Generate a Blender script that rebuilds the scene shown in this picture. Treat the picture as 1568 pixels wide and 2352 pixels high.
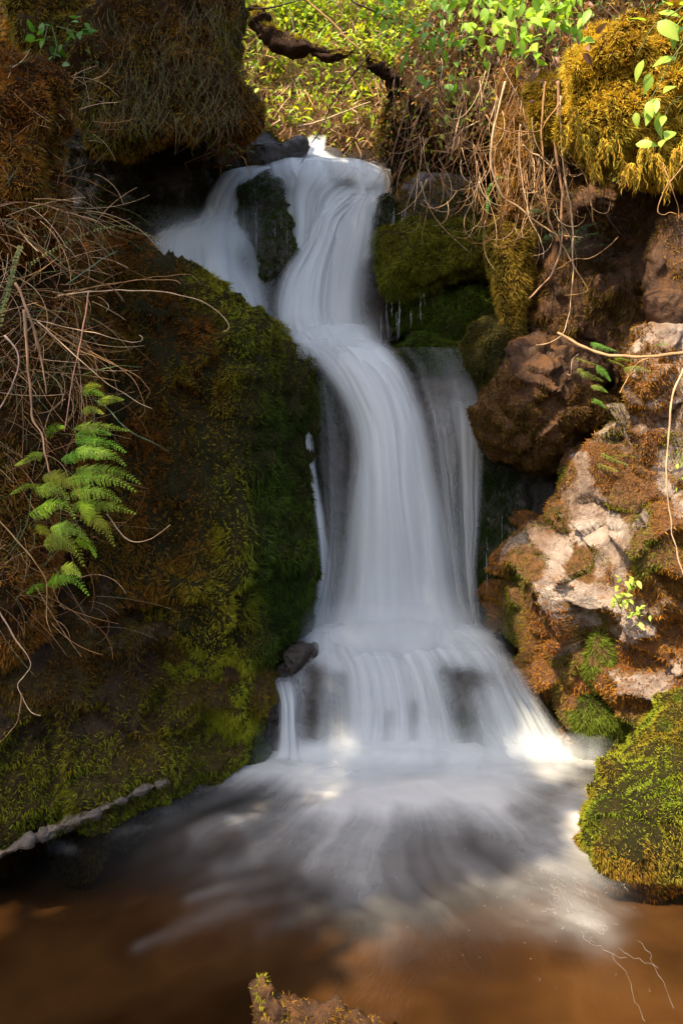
import bpy, math, random
import numpy as np
from mathutils import Vector, Matrix

# ------------------------------------------------------------------ camera, world, sun, exposure
for o in list(bpy.data.objects): bpy.data.objects.remove(o)
SC = bpy.context.scene
COL = SC.collection
EYE = 1.3                       # camera height above the pool, metres
F = 1568.0                      # focal length in reference units (24 mm on a 36 mm tall frame)
CX, HY = 784.0, 1050.0          # principal column and horizon row in the same units

cd = bpy.data.cameras.new('camera')
cd.sensor_fit = 'VERTICAL'; cd.sensor_height = 36.0; cd.sensor_width = 24.0; cd.lens = 24.0
cd.shift_y = -126.0 / 2352.0
cd.clip_start = 0.05; cd.clip_end = 400.0
cam = bpy.data.objects.new('camera', cd); COL.objects.link(cam)
cam.location = (0, 0, EYE); cam.rotation_euler = (math.radians(90), 0, 0)
SC.camera = cam

SUN = np.array([-0.40, -0.42, 0.80]); SUN /= np.linalg.norm(SUN)     # direction towards the sun
w = bpy.data.worlds.new('World'); SC.world = w; w.use_nodes = True
wn = w.node_tree.nodes; wl = w.node_tree.links
sky = wn.new('ShaderNodeTexSky'); sky.sky_type = 'NISHITA'; sky.sun_disc = False
sky.dust_density = 3.0; sky.ozone_density = .4
sky.sun_elevation = math.asin(SUN[2]); sky.sun_rotation = math.atan2(SUN[0], SUN[1])
wn['Background'].inputs['Strength'].default_value = 0.15
wl.new(sky.outputs[0], wn['Background'].inputs['Color'])

sd = bpy.data.lights.new('sun', 'SUN'); sd.energy = 3.9; sd.angle = math.radians(0.53); sd.color = (1.0, 0.83, 0.58)
sun = bpy.data.objects.new('sun', sd); COL.objects.link(sun)
sun.rotation_euler = Vector(SUN.tolist()).to_track_quat('Z', 'Y').to_euler()
sun.location = (-6, -6, 12)

SC.view_settings.view_transform = 'Standard'; SC.view_settings.look = 'None'
SC.view_settings.exposure = 1.6; SC.view_settings.gamma = 1.0
SC.view_settings.use_curve_mapping = False
SC.render.engine = 'CYCLES'
SC.cycles.use_denoising = True
SC.cycles.max_bounces = 5; SC.cycles.diffuse_bounces = 2; SC.cycles.glossy_bounces = 3
SC.cycles.transmission_bounces = 4; SC.cycles.transparent_max_bounces = 20
SC.cycles.caustics_reflective = False; SC.cycles.caustics_refractive = False

# ------------------------------------------------------------------ helpers
def P(px, py, Y):
    px = np.asarray(px, float); py = np.asarray(py, float); Y = np.asarray(Y, float)
    return np.stack(np.broadcast_arrays((px - CX) / F * Y, Y, EYE - (py - HY) / F * Y), -1)
def proj(p):
    y = np.maximum(p[:, 1], .05)
    return CX + F * p[:, 0] / y, HY - (p[:, 2] - EYE) * F / y
def waterY(py): return EYE * F / (np.asarray(py, float) - HY)

def _h(ix, iy, iz, s):
    h = (ix.astype(np.uint32) * np.uint32(374761393)) ^ (iy.astype(np.uint32) * np.uint32(668265263)) ^ (iz.astype(np.uint32) * np.uint32(715827883)) ^ np.uint32((s * 144665 + 7919) & 0xffffffff)
    h = (h ^ (h >> np.uint32(13))) * np.uint32(1274126177)
    h = (h ^ (h >> np.uint32(16))) * np.uint32(2246822519)
    h ^= h >> np.uint32(15)
    return h.astype(np.float64) / 4294967295.0
def vnoise(p, s=0):
    p = np.asarray(p, float); i = np.floor(p); f = p - i; f = f * f * (3 - 2 * f)
    i = i.astype(np.int64); r = 0
    for a in (0, 1):
        for b in (0, 1):
            for c in (0, 1):
                wgt = (f[:, 0] if a else 1 - f[:, 0]) * (f[:, 1] if b else 1 - f[:, 1]) * (f[:, 2] if c else 1 - f[:, 2])
                r = r + wgt * _h(i[:, 0] + a, i[:, 1] + b, i[:, 2] + c, s)
    return r * 2 - 1
def fbm(p, s=0, o=4, g=.5):
    r = 0; a = 1; t = 0
    for k in range(o):
        r = r + a * vnoise(p * 2.03 ** k + 17.3 * k, s + k); t += a; a *= g
    return r / t * 1.5
def facets(p, s=0):
    i = np.floor(p).astype(np.int64); best = np.full(len(p), 9e9); val = np.zeros(len(p))
    for a in (-1, 0, 1):
        for b in (-1, 0, 1):
            for c in (-1, 0, 1):
                j = i + np.array([a, b, c])
                r = [_h(j[:, 0], j[:, 1], j[:, 2], s + k) for k in range(7)]
                d = p - (j + np.stack(r[:3], -1)); dd = (d * d).sum(1)
                g = np.stack(r[3:6], -1) - .5
                v = (d * g).sum(1) * 2.2 + (r[6] - .5) * .9
                m = dd < best; best[m] = dd[m]; val[m] = v[m]
    return val

def build(name, v, t, mat, parent=None, col=None, smooth=False, attr=None, uv=None, origin=None):
    v = np.asarray(v, np.float64); t = np.asarray(t, np.int32)
    org = np.zeros(3)
    if parent is not None:
        org = np.array(parent['_o'])
    elif origin is not None: org = np.asarray(origin, float)
    me = bpy.data.meshes.new(name)
    k = t.shape[1]; n = len(t)
    me.vertices.add(len(v)); me.vertices.foreach_set('co', (v - org).astype(np.float32).ravel())
    me.loops.add(n * k); me.loops.foreach_set('vertex_index', t.ravel())
    me.polygons.add(n); me.polygons.foreach_set('loop_start', np.arange(0, n * k, k, dtype=np.int32))
    if smooth: me.polygons.foreach_set('use_smooth', np.ones(n, bool))
    if col is not None:
        a = me.attributes.new('Col', 'FLOAT_COLOR', 'POINT')
        a.data.foreach_set('color', np.concatenate([col, np.ones((len(v), 1))], 1).astype(np.float32).ravel())
    for key, val in (attr or {}).items():
        a = me.attributes.new(key, 'FLOAT', 'POINT'); a.data.foreach_set('value', np.asarray(val, np.float32))
    if uv is not None:
        l = me.uv_layers.new(name='UVMap'); l.data.foreach_set('uv', uv[t.ravel()].astype(np.float32).ravel())
    me.update(calc_edges=True)
    me.materials.append(mat)
    o = bpy.data.objects.new(name, me); COL.objects.link(o)
    if parent is not None: o.parent = parent
    else: o.location = org.tolist()
    o['_o'] = org.tolist()
    return o
def tag(o, label, cat, group=None, kind=None):
    o['label'] = label; o['category'] = cat
    if group: o['group'] = group
    if kind: o['kind'] = kind
    return o
def empty(name, loc):
    o = bpy.data.objects.new(name, None); COL.objects.link(o); o.location = [float(a) for a in loc]
    o['_o'] = [float(a) for a in loc]; o.empty_display_size = .1
    return o
def vnormals(v, t):
    if t.shape[1] == 4: t = np.concatenate([t[:, [0, 1, 2]], t[:, [0, 2, 3]]])
    fn = np.cross(v[t[:, 1]] - v[t[:, 0]], v[t[:, 2]] - v[t[:, 0]])
    n = np.zeros_like(v)
    for k in range(3): np.add.at(n, t[:, k], fn)
    return n / (np.linalg.norm(n, axis=1, keepdims=True) + 1e-12)
def unit(a): return a / (np.linalg.norm(a, axis=-1, keepdims=True) + 1e-12)
def crom(pts, n, closed=False):
    p = np.asarray(pts, float)
    if closed: q = np.concatenate([p[-1:], p, p[:2]]); m = len(p)
    else: q = np.concatenate([2 * p[:1] - p[1:2], p, 2 * p[-1:] - p[-2:-1]]); m = len(p) - 1
    L = np.linalg.norm(np.diff(q[1:m + 2, :2], axis=0), axis=1) + 1e-6; cl = np.concatenate([[0], np.cumsum(L)])
    s = np.linspace(0, cl[-1], n, endpoint=not closed)
    i = np.clip(np.searchsorted(cl, s, side='right') - 1, 0, m - 1); u = ((s - cl[i]) / L[i])[:, None]
    a, b, c, d = q[i], q[i + 1], q[i + 2], q[i + 3]
    return .5 * (2 * b + (c - a) * u + (2 * a - 5 * b + 4 * c - d) * u ** 2 + (3 * b - a - 3 * c + d) * u ** 3)
def inpoly(px, py, poly):
    poly = np.asarray(poly, float); r = np.zeros(len(px), bool); j = len(poly) - 1
    for i in range(len(poly)):
        xi, yi = poly[i]; xj, yj = poly[j]
        c = ((yi > py) != (yj > py)) & (px < (xj - xi) * (py - yi) / (yj - yi + 1e-9) + xi); r ^= c; j = i
    return r
def seg(px, py, x0, y0, x1, y1, w0, w1=None):
    w1 = w0 if w1 is None else w1
    dx, dy = x1 - x0, y1 - y0; t = np.clip(((px - x0) * dx + (py - y0) * dy) / (dx * dx + dy * dy + 1e-9), 0, 1)
    d2 = (px - x0 - t * dx) ** 2 + (py - y0 - t * dy) ** 2; ww = w0 + (w1 - w0) * t
    return np.exp(-d2 / (ww * ww))
def sstep(a, b, x): 
    t = np.clip((x - a) / (b - a), 0, 1); return t * t * (3 - 2 * t)

# ------------------------------------------------------------------ materials
def mat(name):
    m = bpy.data.materials.new(name); m.use_nodes = True
    n = m.node_tree.nodes; n.clear()
    out = n.new('ShaderNodeOutputMaterial')
    return m, n, m.node_tree.links, out
def ramp(n, stops, interp='LINEAR'):
    r = n.new('ShaderNodeValToRGB'); r.color_ramp.interpolation = interp
    e = r.color_ramp.elements
    while len(e) < len(stops): e.new(.5)
    for k, (p, c) in enumerate(stops):
        e[k].position = p; e[k].color = (c, c, c, 1) if isinstance(c, (int, float)) else (*c, 1)
    return r
def noise_node(n, l, coord, scale, detail=4, rough=.6):
    t = n.new('ShaderNodeTexNoise'); t.inputs['Scale'].default_value = scale; t.inputs['Detail'].default_value = detail
    t.inputs['Roughness'].default_value = rough
    if coord is not None: l.new(coord, t.inputs['Vector'])
    return t
def math_node(n, l, op, a, b=None, clamp=False):
    m = n.new('ShaderNodeMath'); m.operation = op; m.use_clamp = clamp
    for k, v in enumerate((a, b)):
        if v is None: continue
        if isinstance(v, (int, float)): m.inputs[k].default_value = v
        else: l.new(v, m.inputs[k])
    return m.outputs[0]

def rock_material(name, stops, wet=.35, bump=.5, scale=5.0, lichen=None, spec=.5, lt=.52, crack=0, mossy=None):
    m, n, l, out = mat(name)
    g = n.new('ShaderNodeNewGeometry'); pos = g.outputs['Position']
    n1 = noise_node(n, l, pos, scale, 8, .65); r1 = ramp(n, stops); l.new(n1.outputs['Fac'], r1.inputs['Fac'])
    n2 = noise_node(n, l, pos, scale * 9, 6, .7)
    mx = n.new('ShaderNodeMix'); mx.data_type = 'RGBA'; mx.blend_type = 'MULTIPLY'; mx.inputs[0].default_value = .75
    r2 = ramp(n, [(.3, .45), (.7, 1.15)]); l.new(n2.outputs['Fac'], r2.inputs['Fac'])
    l.new(r1.outputs[0], mx.inputs[6]); l.new(r2.outputs[0], mx.inputs[7])
    colr = mx.outputs[2]
    if lichen:
        n4 = noise_node(n, l, pos, scale * 2.3, 7, .7); r4 = ramp(n, [(lt, 0.0), (lt + .08, 1.0)]); l.new(n4.outputs['Fac'], r4.inputs['Fac'])
        m2 = n.new('ShaderNodeMix'); m2.data_type = 'RGBA'; l.new(r4.outputs[0], m2.inputs[0]); l.new(colr, m2.inputs[6])
        m2.inputs[7].default_value = (*lichen, 1); colr = m2.outputs[2]
    if mossy:
        at = n.new('ShaderNodeAttribute'); at.attribute_name = 'mossy'
        n5 = noise_node(n, l, pos, 26, 6, .7); r5 = ramp(n, mossy); l.new(n5.outputs['Fac'], r5.inputs['Fac'])
        n6 = noise_node(n, l, pos, 60, 4, .7)
        ed = math_node(n, l, 'ADD', at.outputs['Fac'], math_node(n, l, 'MULTIPLY', math_node(n, l, 'SUBTRACT', n6.outputs['Fac'], .5), 1.2))
        re = ramp(n, [(.35, 0.0), (.6, 1.0)]); l.new(ed, re.inputs['Fac'])
        m3 = n.new('ShaderNodeMix'); m3.data_type = 'RGBA'; l.new(re.outputs[0], m3.inputs[0]); l.new(colr, m3.inputs[6]); l.new(r5.outputs[0], m3.inputs[7]); colr = m3.outputs[2]
    b = n.new('ShaderNodeBsdfPrincipled'); l.new(colr, b.inputs['Base Color']); b.inputs['Specular IOR Level'].default_value = spec
    n3 = noise_node(n, l, pos, scale * 3, 5, .6); r3 = ramp(n, [(.35, max(.12, .75 - wet)), (.65, .9 - wet * .5)]); l.new(n3.outputs['Fac'], r3.inputs['Fac'])
    l.new(r3.outputs[0], b.inputs['Roughness'])
    bp = n.new('ShaderNodeBump'); bp.inputs['Strength'].default_value = bump; bp.inputs['Distance'].default_value = .02
    if crack:
        vo = n.new('ShaderNodeTexVoronoi'); vo.feature = 'DISTANCE_TO_EDGE'; vo.inputs['Scale'].default_value = crack
        wv = noise_node(n, l, pos, crack * .8, 4, .6); va = n.new('ShaderNodeVectorMath'); va.operation = 'MULTIPLY_ADD'; l.new(wv.outputs['Color'], va.inputs[0]); va.inputs[1].default_value = (.12, .12, .12); l.new(pos, va.inputs[2]); l.new(va.outputs[0], vo.inputs['Vector'])
        rc = ramp(n, [(0, 0.0), (.10, 1.0)]); l.new(vo.outputs['Distance'], rc.inputs['Fac'])
        b2 = n.new('ShaderNodeBump'); b2.inputs['Strength'].default_value = .3; b2.inputs['Distance'].default_value = .02; l.new(rc.outputs[0], b2.inputs['Height']); l.new(b2.outputs[0], bp.inputs['Normal'])
    nb = noise_node(n, l, pos, scale * 6, 10, .72); l.new(nb.outputs['Fac'], bp.inputs['Height']); l.new(bp.outputs[0], b.inputs['Normal'])
    l.new(b.outputs[0], out.inputs['Surface'])
    return m
def leaf_material(name, trans=.35, rough=.6, tint=(1.25, 1.3, .55), gloss=.04):
    m, n, l, out = mat(name)
    a = n.new('ShaderNodeAttribute'); a.attribute_name = 'Col'
    d = n.new('ShaderNodeBsdfPrincipled'); d.inputs['Roughness'].default_value = rough; d.inputs['Specular IOR Level'].default_value = gloss * 6
    l.new(a.outputs['Color'], d.inputs['Base Color'])
    mu = n.new('ShaderNodeMix'); mu.data_type = 'RGBA'; mu.blend_type = 'MULTIPLY'; mu.inputs[0].default_value = 1
    l.new(a.outputs['Color'], mu.inputs[6]); mu.inputs[7].default_value = (*tint, 1)
    tr = n.new('ShaderNodeBsdfTranslucent'); l.new(mu.outputs[2], tr.inputs['Color'])
    mx = n.new('ShaderNodeMixShader'); mx.inputs[0].default_value = trans
    l.new(d.outputs[0], mx.inputs[1]); l.new(tr.outputs[0], mx.inputs[2]); l.new(mx.outputs[0], out.inputs['Surface'])
    return m
M = {}
M['moss'] = leaf_material('moss_strands', .32, .6, (1.2, 1.1, .5), .012)
M['leaf'] = leaf_material('leaf_tissue', .42, .42, (1.3, 1.35, .5), .035)
M['dry'] = leaf_material('dry_stalk', .12, .6, (1, .9, .7), .02)
M['dark_rock'] = rock_material('wet_dark_rock', [(.25, (.012, .009, .007)), (.5, (.032, .023, .016)), (.75, (.065, .048, .036))], .5, .6, 5, spec=.35)
M['brown_rock'] = rock_material('brown_rock', [(.25, (.022, .011, .005)), (.5, (.07, .032, .013)), (.75, (.15, .075, .036))], .35, .9, 6, (.10, .042, .012), .25, .5)
M['pale_rock'] = rock_material('pale_rock', [(.25, (.05, .025, .013)), (.40, (.16, .095, .06)), (.53, (.34, .26, .20)), (.74, (.52, .45, .39))], .42, 1.0, 3.6, (.24, .11, .04), .4, .54, 5)
M['sunlit'] = rock_material('sunlit_rock', [(.30, (.06, .033, .02)), (.42, (.20, .125, .08)), (.51, (.32, .235, .18)), (.68, (.47, .39, .325))], .5, 1.2, 5, (.22, .10, .04), .5, .58, 8, [(.3, (.035, .015, .005)), (.5, (.11, .045, .011)), (.7, (.19, .08, .018))])
M['bank'] = rock_material('bank_rock', [(.25, (.014, .008, .004)), (.5, (.045, .025, .012)), (.75, (.09, .055, .032))], .35, 1.0, 6, None, .14, .5, 7, [(.3, (.012, .009, .003)), (.5, (.045, .026, .007)), (.7, (.06, .05, .010))])
M['soil'] = rock_material('soil', [(.25, (.012, .009, .005)), (.5, (.04, .026, .012)), (.75, (.09, .055, .022))], .05, .8, 3)
M['bark'] = rock_material('bark', [(.25, (.03, .016, .010)), (.5, (.08, .045, .026)), (.75, (.16, .10, .06))], .1, 1.0, 14)
M['log'] = rock_material('rotting_bark', [(.25, (.012, .007, .004)), (.5, (.045, .022, .012)), (.75, (.10, .055, .03))], .0, 1.0, 18, spec=.1)
M['white_stone'] = rock_material('pale_wet_stone', [(.25, (.12, .09, .07)), (.5, (.13, .10, .075)), (.75, (.27, .23, .19))], .5, .6, 14)
M['moss_bed'] = rock_material('moss_bed', [(.25, (.010, .011, .003)), (.5, (.028, .024, .007)), (.75, (.050, .034, .010))], .1, 1.0, 9, spec=.08)
M['turf'] = rock_material('turf', [(.25, (.016, .009, .004)), (.5, (.05, .026, .009)), (.75, (.085, .05, .014))], .0, 1.0, 11, spec=.08)
# ------------------------------------------------------------------ generators: blobs of rock, moss, tubes, leaves
ROCKS = {}
def blob(name, out, Y, front, back, mt, label=None, cat='rock', dy=None, p=2.2, c=None, namp=.03, nscale=3.5, facet=0., fscale=4., N=150, R=44, seed=0, parent=None, lump=.018, lscale=(11, 11, 8)):
    o = crom(out, N, True); c = np.mean(o, 0) if c is None else np.array(c, float)
    sf = np.sin(np.linspace(0, math.pi / 2, R + 1))[1:]; Rb = max(8, R // 3)
    sb = np.sin(np.linspace(math.pi / 2, 0, Rb + 1))[1:-1]
    s = np.concatenate([sf, sb]); side = np.concatenate([-np.ones(len(sf)), np.ones(len(sb))])
    px = c[0] + s[:, None] * (o[None, :, 0] - c[0]); py = c[1] + s[:, None] * (o[None, :, 1] - c[1])
    px = np.concatenate([[c[0]], px.ravel(), [c[0]]]); py = np.concatenate([[c[1]], py.ravel(), [c[1]]])
    bul = np.concatenate([[1.], np.repeat((1 - np.clip(s, 0, 1) ** p) ** (1 / p), N), [1.]])
    sd_ = np.concatenate([[-1.], np.repeat(side, N), [1.]])
    Yb = Y + (dy(px, py) if dy else 0)
    Yv = Yb + np.where(sd_ < 0, -front * bul, back * bul)
    v = P(px, py, Yv)
    rings = len(s); idx = 1 + np.arange(rings)[:, None] * N + np.arange(N)[None, :]
    a = idx[:-1]; b = idx[1:]; a2 = np.roll(a, -1, 1); b2 = np.roll(b, -1, 1)
    t = np.concatenate([np.stack([a, b, b2], -1).reshape(-1, 3), np.stack([a, b2, a2], -1).reshape(-1, 3)])
    t = np.concatenate([t, np.stack([np.zeros(N, int), idx[0], np.roll(idx[0], -1)], -1), np.stack([np.full(N, len(v) - 1), np.roll(idx[-1], -1), idx[-1]], -1)])
    n = vnormals(v, t)
    fr = sd_ < 0
    if (n[fr][:, 1]).mean() > 0: n = -n; t = t[:, ::-1]
    h = namp * fbm(v * nscale, seed, 4)
    if facet: h = h + facet * facets(v * fscale + .35 * fbm(v * 3, seed + 5, 3)[:, None], seed) + facet * .4 * facets(v * fscale * 2.3, seed + 3)
    h = h + lump * (fbm(v * np.array(lscale), seed + 21, 3) + .5 * fbm(v * np.array(lscale) * 2.6, seed + 25, 2))
    v = v + n * h[:, None]
    org = [float(v[:, 0].mean()), float(v[:, 1].mean()), float(v[:, 2].min())]
    ob = build(name, v, t, mt, parent, smooth=True, origin=org)
    if label: tag(ob, label, cat)
    ob_data = (ob, v, t, n)
    return ob_data

RNG = np.random.default_rng(7)
def sample(v, t, per_m2, mask=None, view=True, cap=200000):
    a, b, c = v[t[:, 0]], v[t[:, 1]], v[t[:, 2]]
    fn = np.cross(b - a, c - a); ar = np.linalg.norm(fn, axis=1) * .5; fn = unit(fn)
    ce = (a + b + c) / 3
    if view:
        d = unit(np.array([0, 0, EYE]) - ce); f = (fn * d).sum(1); ar = ar * (f > -.25)
        qx, qy = proj(ce); ar = ar * ((qx > -160) & (qx < 1730) & (qy > -200) & (qy < 2500))
    n = int(min(cap, ar.sum() * per_m2))
    i = RNG.choice(len(t), n, p=ar / ar.sum()); u = RNG.random((n, 2)); s = u.sum(1) > 1; u[s] = 1 - u[s]
    p = a[i] + u[:, :1] * (b[i] - a[i]) + u[:, 1:] * (c[i] - a[i]); nn = fn[i]
    if mask is not None:
        k = RNG.random(n) < mask(p, nn); p = p[k]; nn = nn[k]
    return p, nn
def palette(p, pal, s=0, scale=3.0, jit=.35, spread=1.0):
    t = np.clip(.5 + .55 * spread * fbm(p * scale, s, 4), 0, .999) * (len(pal) - 1)
    i = t.astype(int); f = (t - i)[:, None]; pal = np.array(pal)
    c = pal[i] * (1 - f) + pal[i + 1] * f
    return c * (1 + jit * (RNG.random((len(p), 1)) * 2 - 1)) * (1 + .15 * (RNG.random((len(p), 3)) - .5))
def strand_mesh(p, n, L, wd, droop, jit, col, curl=.5, flow=None):
    k = len(p); L = 1.2 * L * RNG.uniform(.5, 1.4, (k, 1)); wd = 1.4 * wd * RNG.uniform(.6, 1.3, (k, 1))
    g = np.array([0, 0, -1.0]) if flow is None else flow
    fld = np.stack([vnoise(p * 16 + 3.1 * q, 200 + q) for q in range(3)], -1)
    d = unit(n * (1 - droop) + g * droop + .75 * fld * (1 - .4 * droop) + jit * RNG.normal(size=(k, 3)))
    s = unit(np.cross(d, RNG.normal(size=(k, 3))))
    d2 = unit(d + g * curl + jit * .6 * RNG.normal(size=(k, 3)))
    tip = p + (d + d2) * L * .5; p0 = p - n * .003
    v = np.stack([p0 - s * wd * .62, p0 + s * wd * .62, tip], 1).reshape(-1, 3)
    t = np.arange(k * 3).reshape(k, 3)
    c = np.repeat(col, 3, 0).reshape(k, 3, 3).copy(); c[:, 2] *= 1.35; c[:, :2] *= .8
    return v, t, c.reshape(-1, 3)
GREEN = [(.03, .042, .006), (.075, .095, .010), (.12, .135, .013), (.16, .15, .016), (.11, .07, .012)]
DEEP = [(.012, .022, .005), (.028, .050, .008), (.055, .085, .010), (.03, .045, .007)]
RUSTY = [(.07, .03, .008), (.15, .062, .013), (.13, .085, .012), (.09, .09, .011), (.19, .07, .014)]
RUST = [(.09, .036, .008), (.22, .085, .016), (.29, .13, .022), (.17, .105, .016), (.15, .055, .011)]
GOLD = [(.30, .15, .016), (.52, .28, .028), (.60, .36, .038), (.40, .28, .03), (.42, .18, .022)]
LIME = [(.06, .095, .010), (.13, .18, .012), (.22, .24, .016), (.20, .14, .016), (.10, .14, .012)]
def moss(rock, pal, per_m2=45000, L=.020, wd=.0034, droop=.35, jit=.35, mask=None, seed=0, scale=3.0, name='moss', curl=.5, cap=160000, m='moss', fl=None, spread=1.0, jitc=.35):
    ob, v, t, n = rock
    p, nn = sample(v, t, per_m2 * .76, mask, cap=int(cap * .76))
    if len(p) == 0: return
    col = palette(p, pal, seed, scale, jitc, spread)
    if fl is not None: col, L = fl(p, nn, col, L)
    vv, tt, cc = strand_mesh(p, nn, L, wd, droop, jit, col, curl)
    o = build(name, vv, tt, M[m], ob, col=cc); o['kind'] = 'stuff'
    return o
def mossy(rock, mask):
    ob, v, t, n = rock; a = ob.data.attributes.new('mossy', 'FLOAT', 'POINT'); a.data.foreach_set('value', np.clip(mask(v, n), 0, 1).astype(np.float32))
def patch(seed, scale=4., lo=-.1, hi=.25, inv=False):
    def f(p, nn):
        x = sstep(lo, hi, fbm(p * scale, seed, 4)); return 1 - x if inv else x
    return f
def tube_mesh(pts, rad, sides=5):
    pts = np.asarray(pts, float); n = len(pts); rad = np.broadcast_to(np.asarray(rad, float), (n,))
    tg = unit(np.gradient(pts, axis=0)); ref = np.array([.3, -1, .2]) if abs(tg[:, 1]).mean() < .8 else np.array([0, .2, 1.])
    a = unit(np.cross(tg, ref)); b = np.cross(tg, a)
    th = np.arange(sides) / sides * 2 * math.pi
    v = (pts[:, None] + rad[:, None, None] * (np.cos(th)[None, :, None] * a[:, None] + np.sin(th)[None, :, None] * b[:, None])).reshape(-1, 3)
    i = np.arange(n - 1)[:, None] * sides; j = np.arange(sides)[None, :]; j2 = (j + 1) % sides
    q = np.stack([i + j, i + j2, i + sides + j2, i + sides + j], -1).reshape(-1, 4)
    t = np.concatenate([q[:, [0, 1, 2]], q[:, [0, 2, 3]]])
    k = len(v); v = np.concatenate([v, pts[:1], pts[-1:]])
    jj = np.arange(sides); j2 = (jj + 1) % sides
    t = np.concatenate([t, np.stack([np.full(sides, k), j2, jj], -1), np.stack([np.full(sides, k + 1), (n - 1) * sides + jj, (n - 1) * sides + j2], -1)])
    return v, t
class Acc:
    def __init__(s): s.v = []; s.t = []; s.c = []; s.n = 0
    def add(s, v, t, c):
        v = np.asarray(v, float); c = np.asarray(c, float)
        if c.ndim == 1: c = np.broadcast_to(c, v.shape)
        s.v.append(v); s.t.append(np.asarray(t) + s.n); s.c.append(c); s.n += len(v)
    def build(s, name, m, parent=None, smooth=False, origin=None):
        return build(name, np.concatenate(s.v), np.concatenate(s.t), m, parent, col=np.concatenate(s.c), smooth=smooth, origin=origin)

def leaves_mesh(p, d, up, L, W, col):
    k = len(p); L = np.broadcast_to(np.asarray(L, float), (k,))[:, None]; W = np.broadcast_to(np.asarray(W, float), (k,))[:, None]
    d = unit(d); s = unit(np.cross(d, up)); u = np.cross(s, d)
    v = np.stack([p, p + d * L * .35 + s * W * .5 + u * W * .12, p + d * L * .35 - s * W * .5 + u * W * .12, p + d * L * .72 + s * W * .30 + u * W * .04 - u * L * .05, p + d * L * .72 - s * W * .30 + u * W * .04 - u * L * .05, p + d * L - u * L * .16, p + d * L * .4 - u * W * .04], 1).reshape(-1, 3)
    b = np.arange(k)[:, None] * 7
    t = np.concatenate([b + np.array(q) for q in ([0, 1, 6], [0, 6, 2], [1, 3, 6], [6, 4, 2], [3, 5, 6], [6, 5, 4])])
    return v, t, np.repeat(col, 7, 0)
def rand_dirs(k): return unit(RNG.normal(size=(k, 3)))
def jcol(k, c, j=.25):
    c = np.array(c) if np.ndim(c[0]) == 0 else np.array(c)[RNG.integers(0, len(c), k)]
    return c * (1 + j * (RNG.random((k, 1)) * 2 - 1)) * (1 + .12 * (RNG.random((k, 3)) - .5))
def frond_mesh(path, wide, col, up=(0, -.55, .8), n=22, simple=False, rach=.0011):
    c = crom(path, 40); up = unit(np.array(up, float)); A = Acc()
    v, t = tube_mesh(c, np.linspace(rach, rach * .3, 40), 4); A.add(v, t, np.array(col) * .8)
    tg = unit(np.gradient(c, axis=0))
    for k in range(n):
        f = (k + .6) / n; i = int(f * 39); p = c[i]; T = tg[i]; S = unit(np.cross(T, up)); U = np.cross(S, T)
        ln = wide * (min(1, .55 + f * 2.6) if not simple else 1) * (1 - f) ** .9 * RNG.uniform(.85, 1.1) + .0015
        for sg in (-1, 1):
            d = unit(S * sg * .9 + T * .55 - U * .15 + RNG.normal(size=3) * .10)
            cc = np.array(col) * RNG.uniform(.8, 1.2)
            if simple:
                v, t, q = leaves_mesh(p[None], d[None], U[None], wide * (1 - .5 * f), wide * .8 * (1 - .4 * f), cc[None]); A.add(v, t, q); continue
            m = max(3, int(ln / .0034)); g = np.linspace(.05, .97, m)
            q = p + d * ln * g[:, None] - U * (ln * .22 * g ** 2)[:, None]; side = unit(np.cross(d, U))
            for s2 in (-1, 1):
                dd = unit(side * s2 * .9 + d * .6)[None] + 0 * q
                ll = (.0028 + .24 * ln * (1 - g) ** .8) * .8
                v, t, qq = leaves_mesh(q, dd, np.broadcast_to(U, q.shape) + RNG.normal(size=q.shape) * .15, ll, np.maximum(.0024, ll * .5), cc * RNG.uniform(.85, 1.15, (m, 1))); A.add(v, t, qq)
    return A
def stalk(px_path, Y, Y2=None):
    a = np.array(px_path, float); n = len(a); q = np.linspace(Y, Y if Y2 is None else Y2, n)
    return P(a[:, 0], a[:, 1], q)
# ------------------------------------------------------------------ ground: one sheet, the ravine and the hills round it
def lin(x, pts): return np.interp(x, [a for a, b in pts], [b for a, b in pts])
def ground_z(x, y):
    pr = lin(y, [(-60, 3), (-14, .6), (-5, -.3), (0, -.46), (2.75, -.40), (3.25, -.12), (3.62, .15), (3.9, 1.3), (4.15, 1.55), (4.5, 2.55), (4.75, 3.0), (5.3, 3.75), (6.2, 4.7), (7.5, 6.2), (10, 8.8), (20, 14), (60, 22), (120, 24)])
    xc = lin(y, [(0, .1), (2, .05), (3.2, .15), (4.3, -.05), (6, .1)])
    wd = lin(y, [(-6, 2.4), (0, 1.7), (1.6, 1.45), (2.3, 1.18), (2.9, .85), (3.4, .62), (4.0, .50), (5, .6), (8, 1.2), (20, 4)])
    d = np.maximum(np.abs(x - xc) - wd, 0)
    bank = np.where(d < 1.0, 2.3 * d, 2.3 + .55 * (d - 1.0)); bank = np.where(d > 9, 6.7 + .12 * (d - 9), bank)
    fade = lin(y, [(-40, .4), (-6, .45), (0.5, .6), (2, 1), (6, .8), (12, .35), (60, .2)])
    return pr + bank * fade
u = np.linspace(-1, 1, 201); gx = 2.2 * u + 118 * np.sign(u) * np.abs(u) ** 5
u = np.linspace(-1, 1, 241); gy = 3.4 + 3.2 * u + 100 * np.sign(u) * np.abs(u) ** 5
X, Yg = np.meshgrid(gx, gy); pz = np.stack([X.ravel(), Yg.ravel(), ground_z(X.ravel(), Yg.ravel())], -1)
ramp_n = np.clip(np.abs(pz[:, 1] - 2) / 10, .15, 4) 
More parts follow.
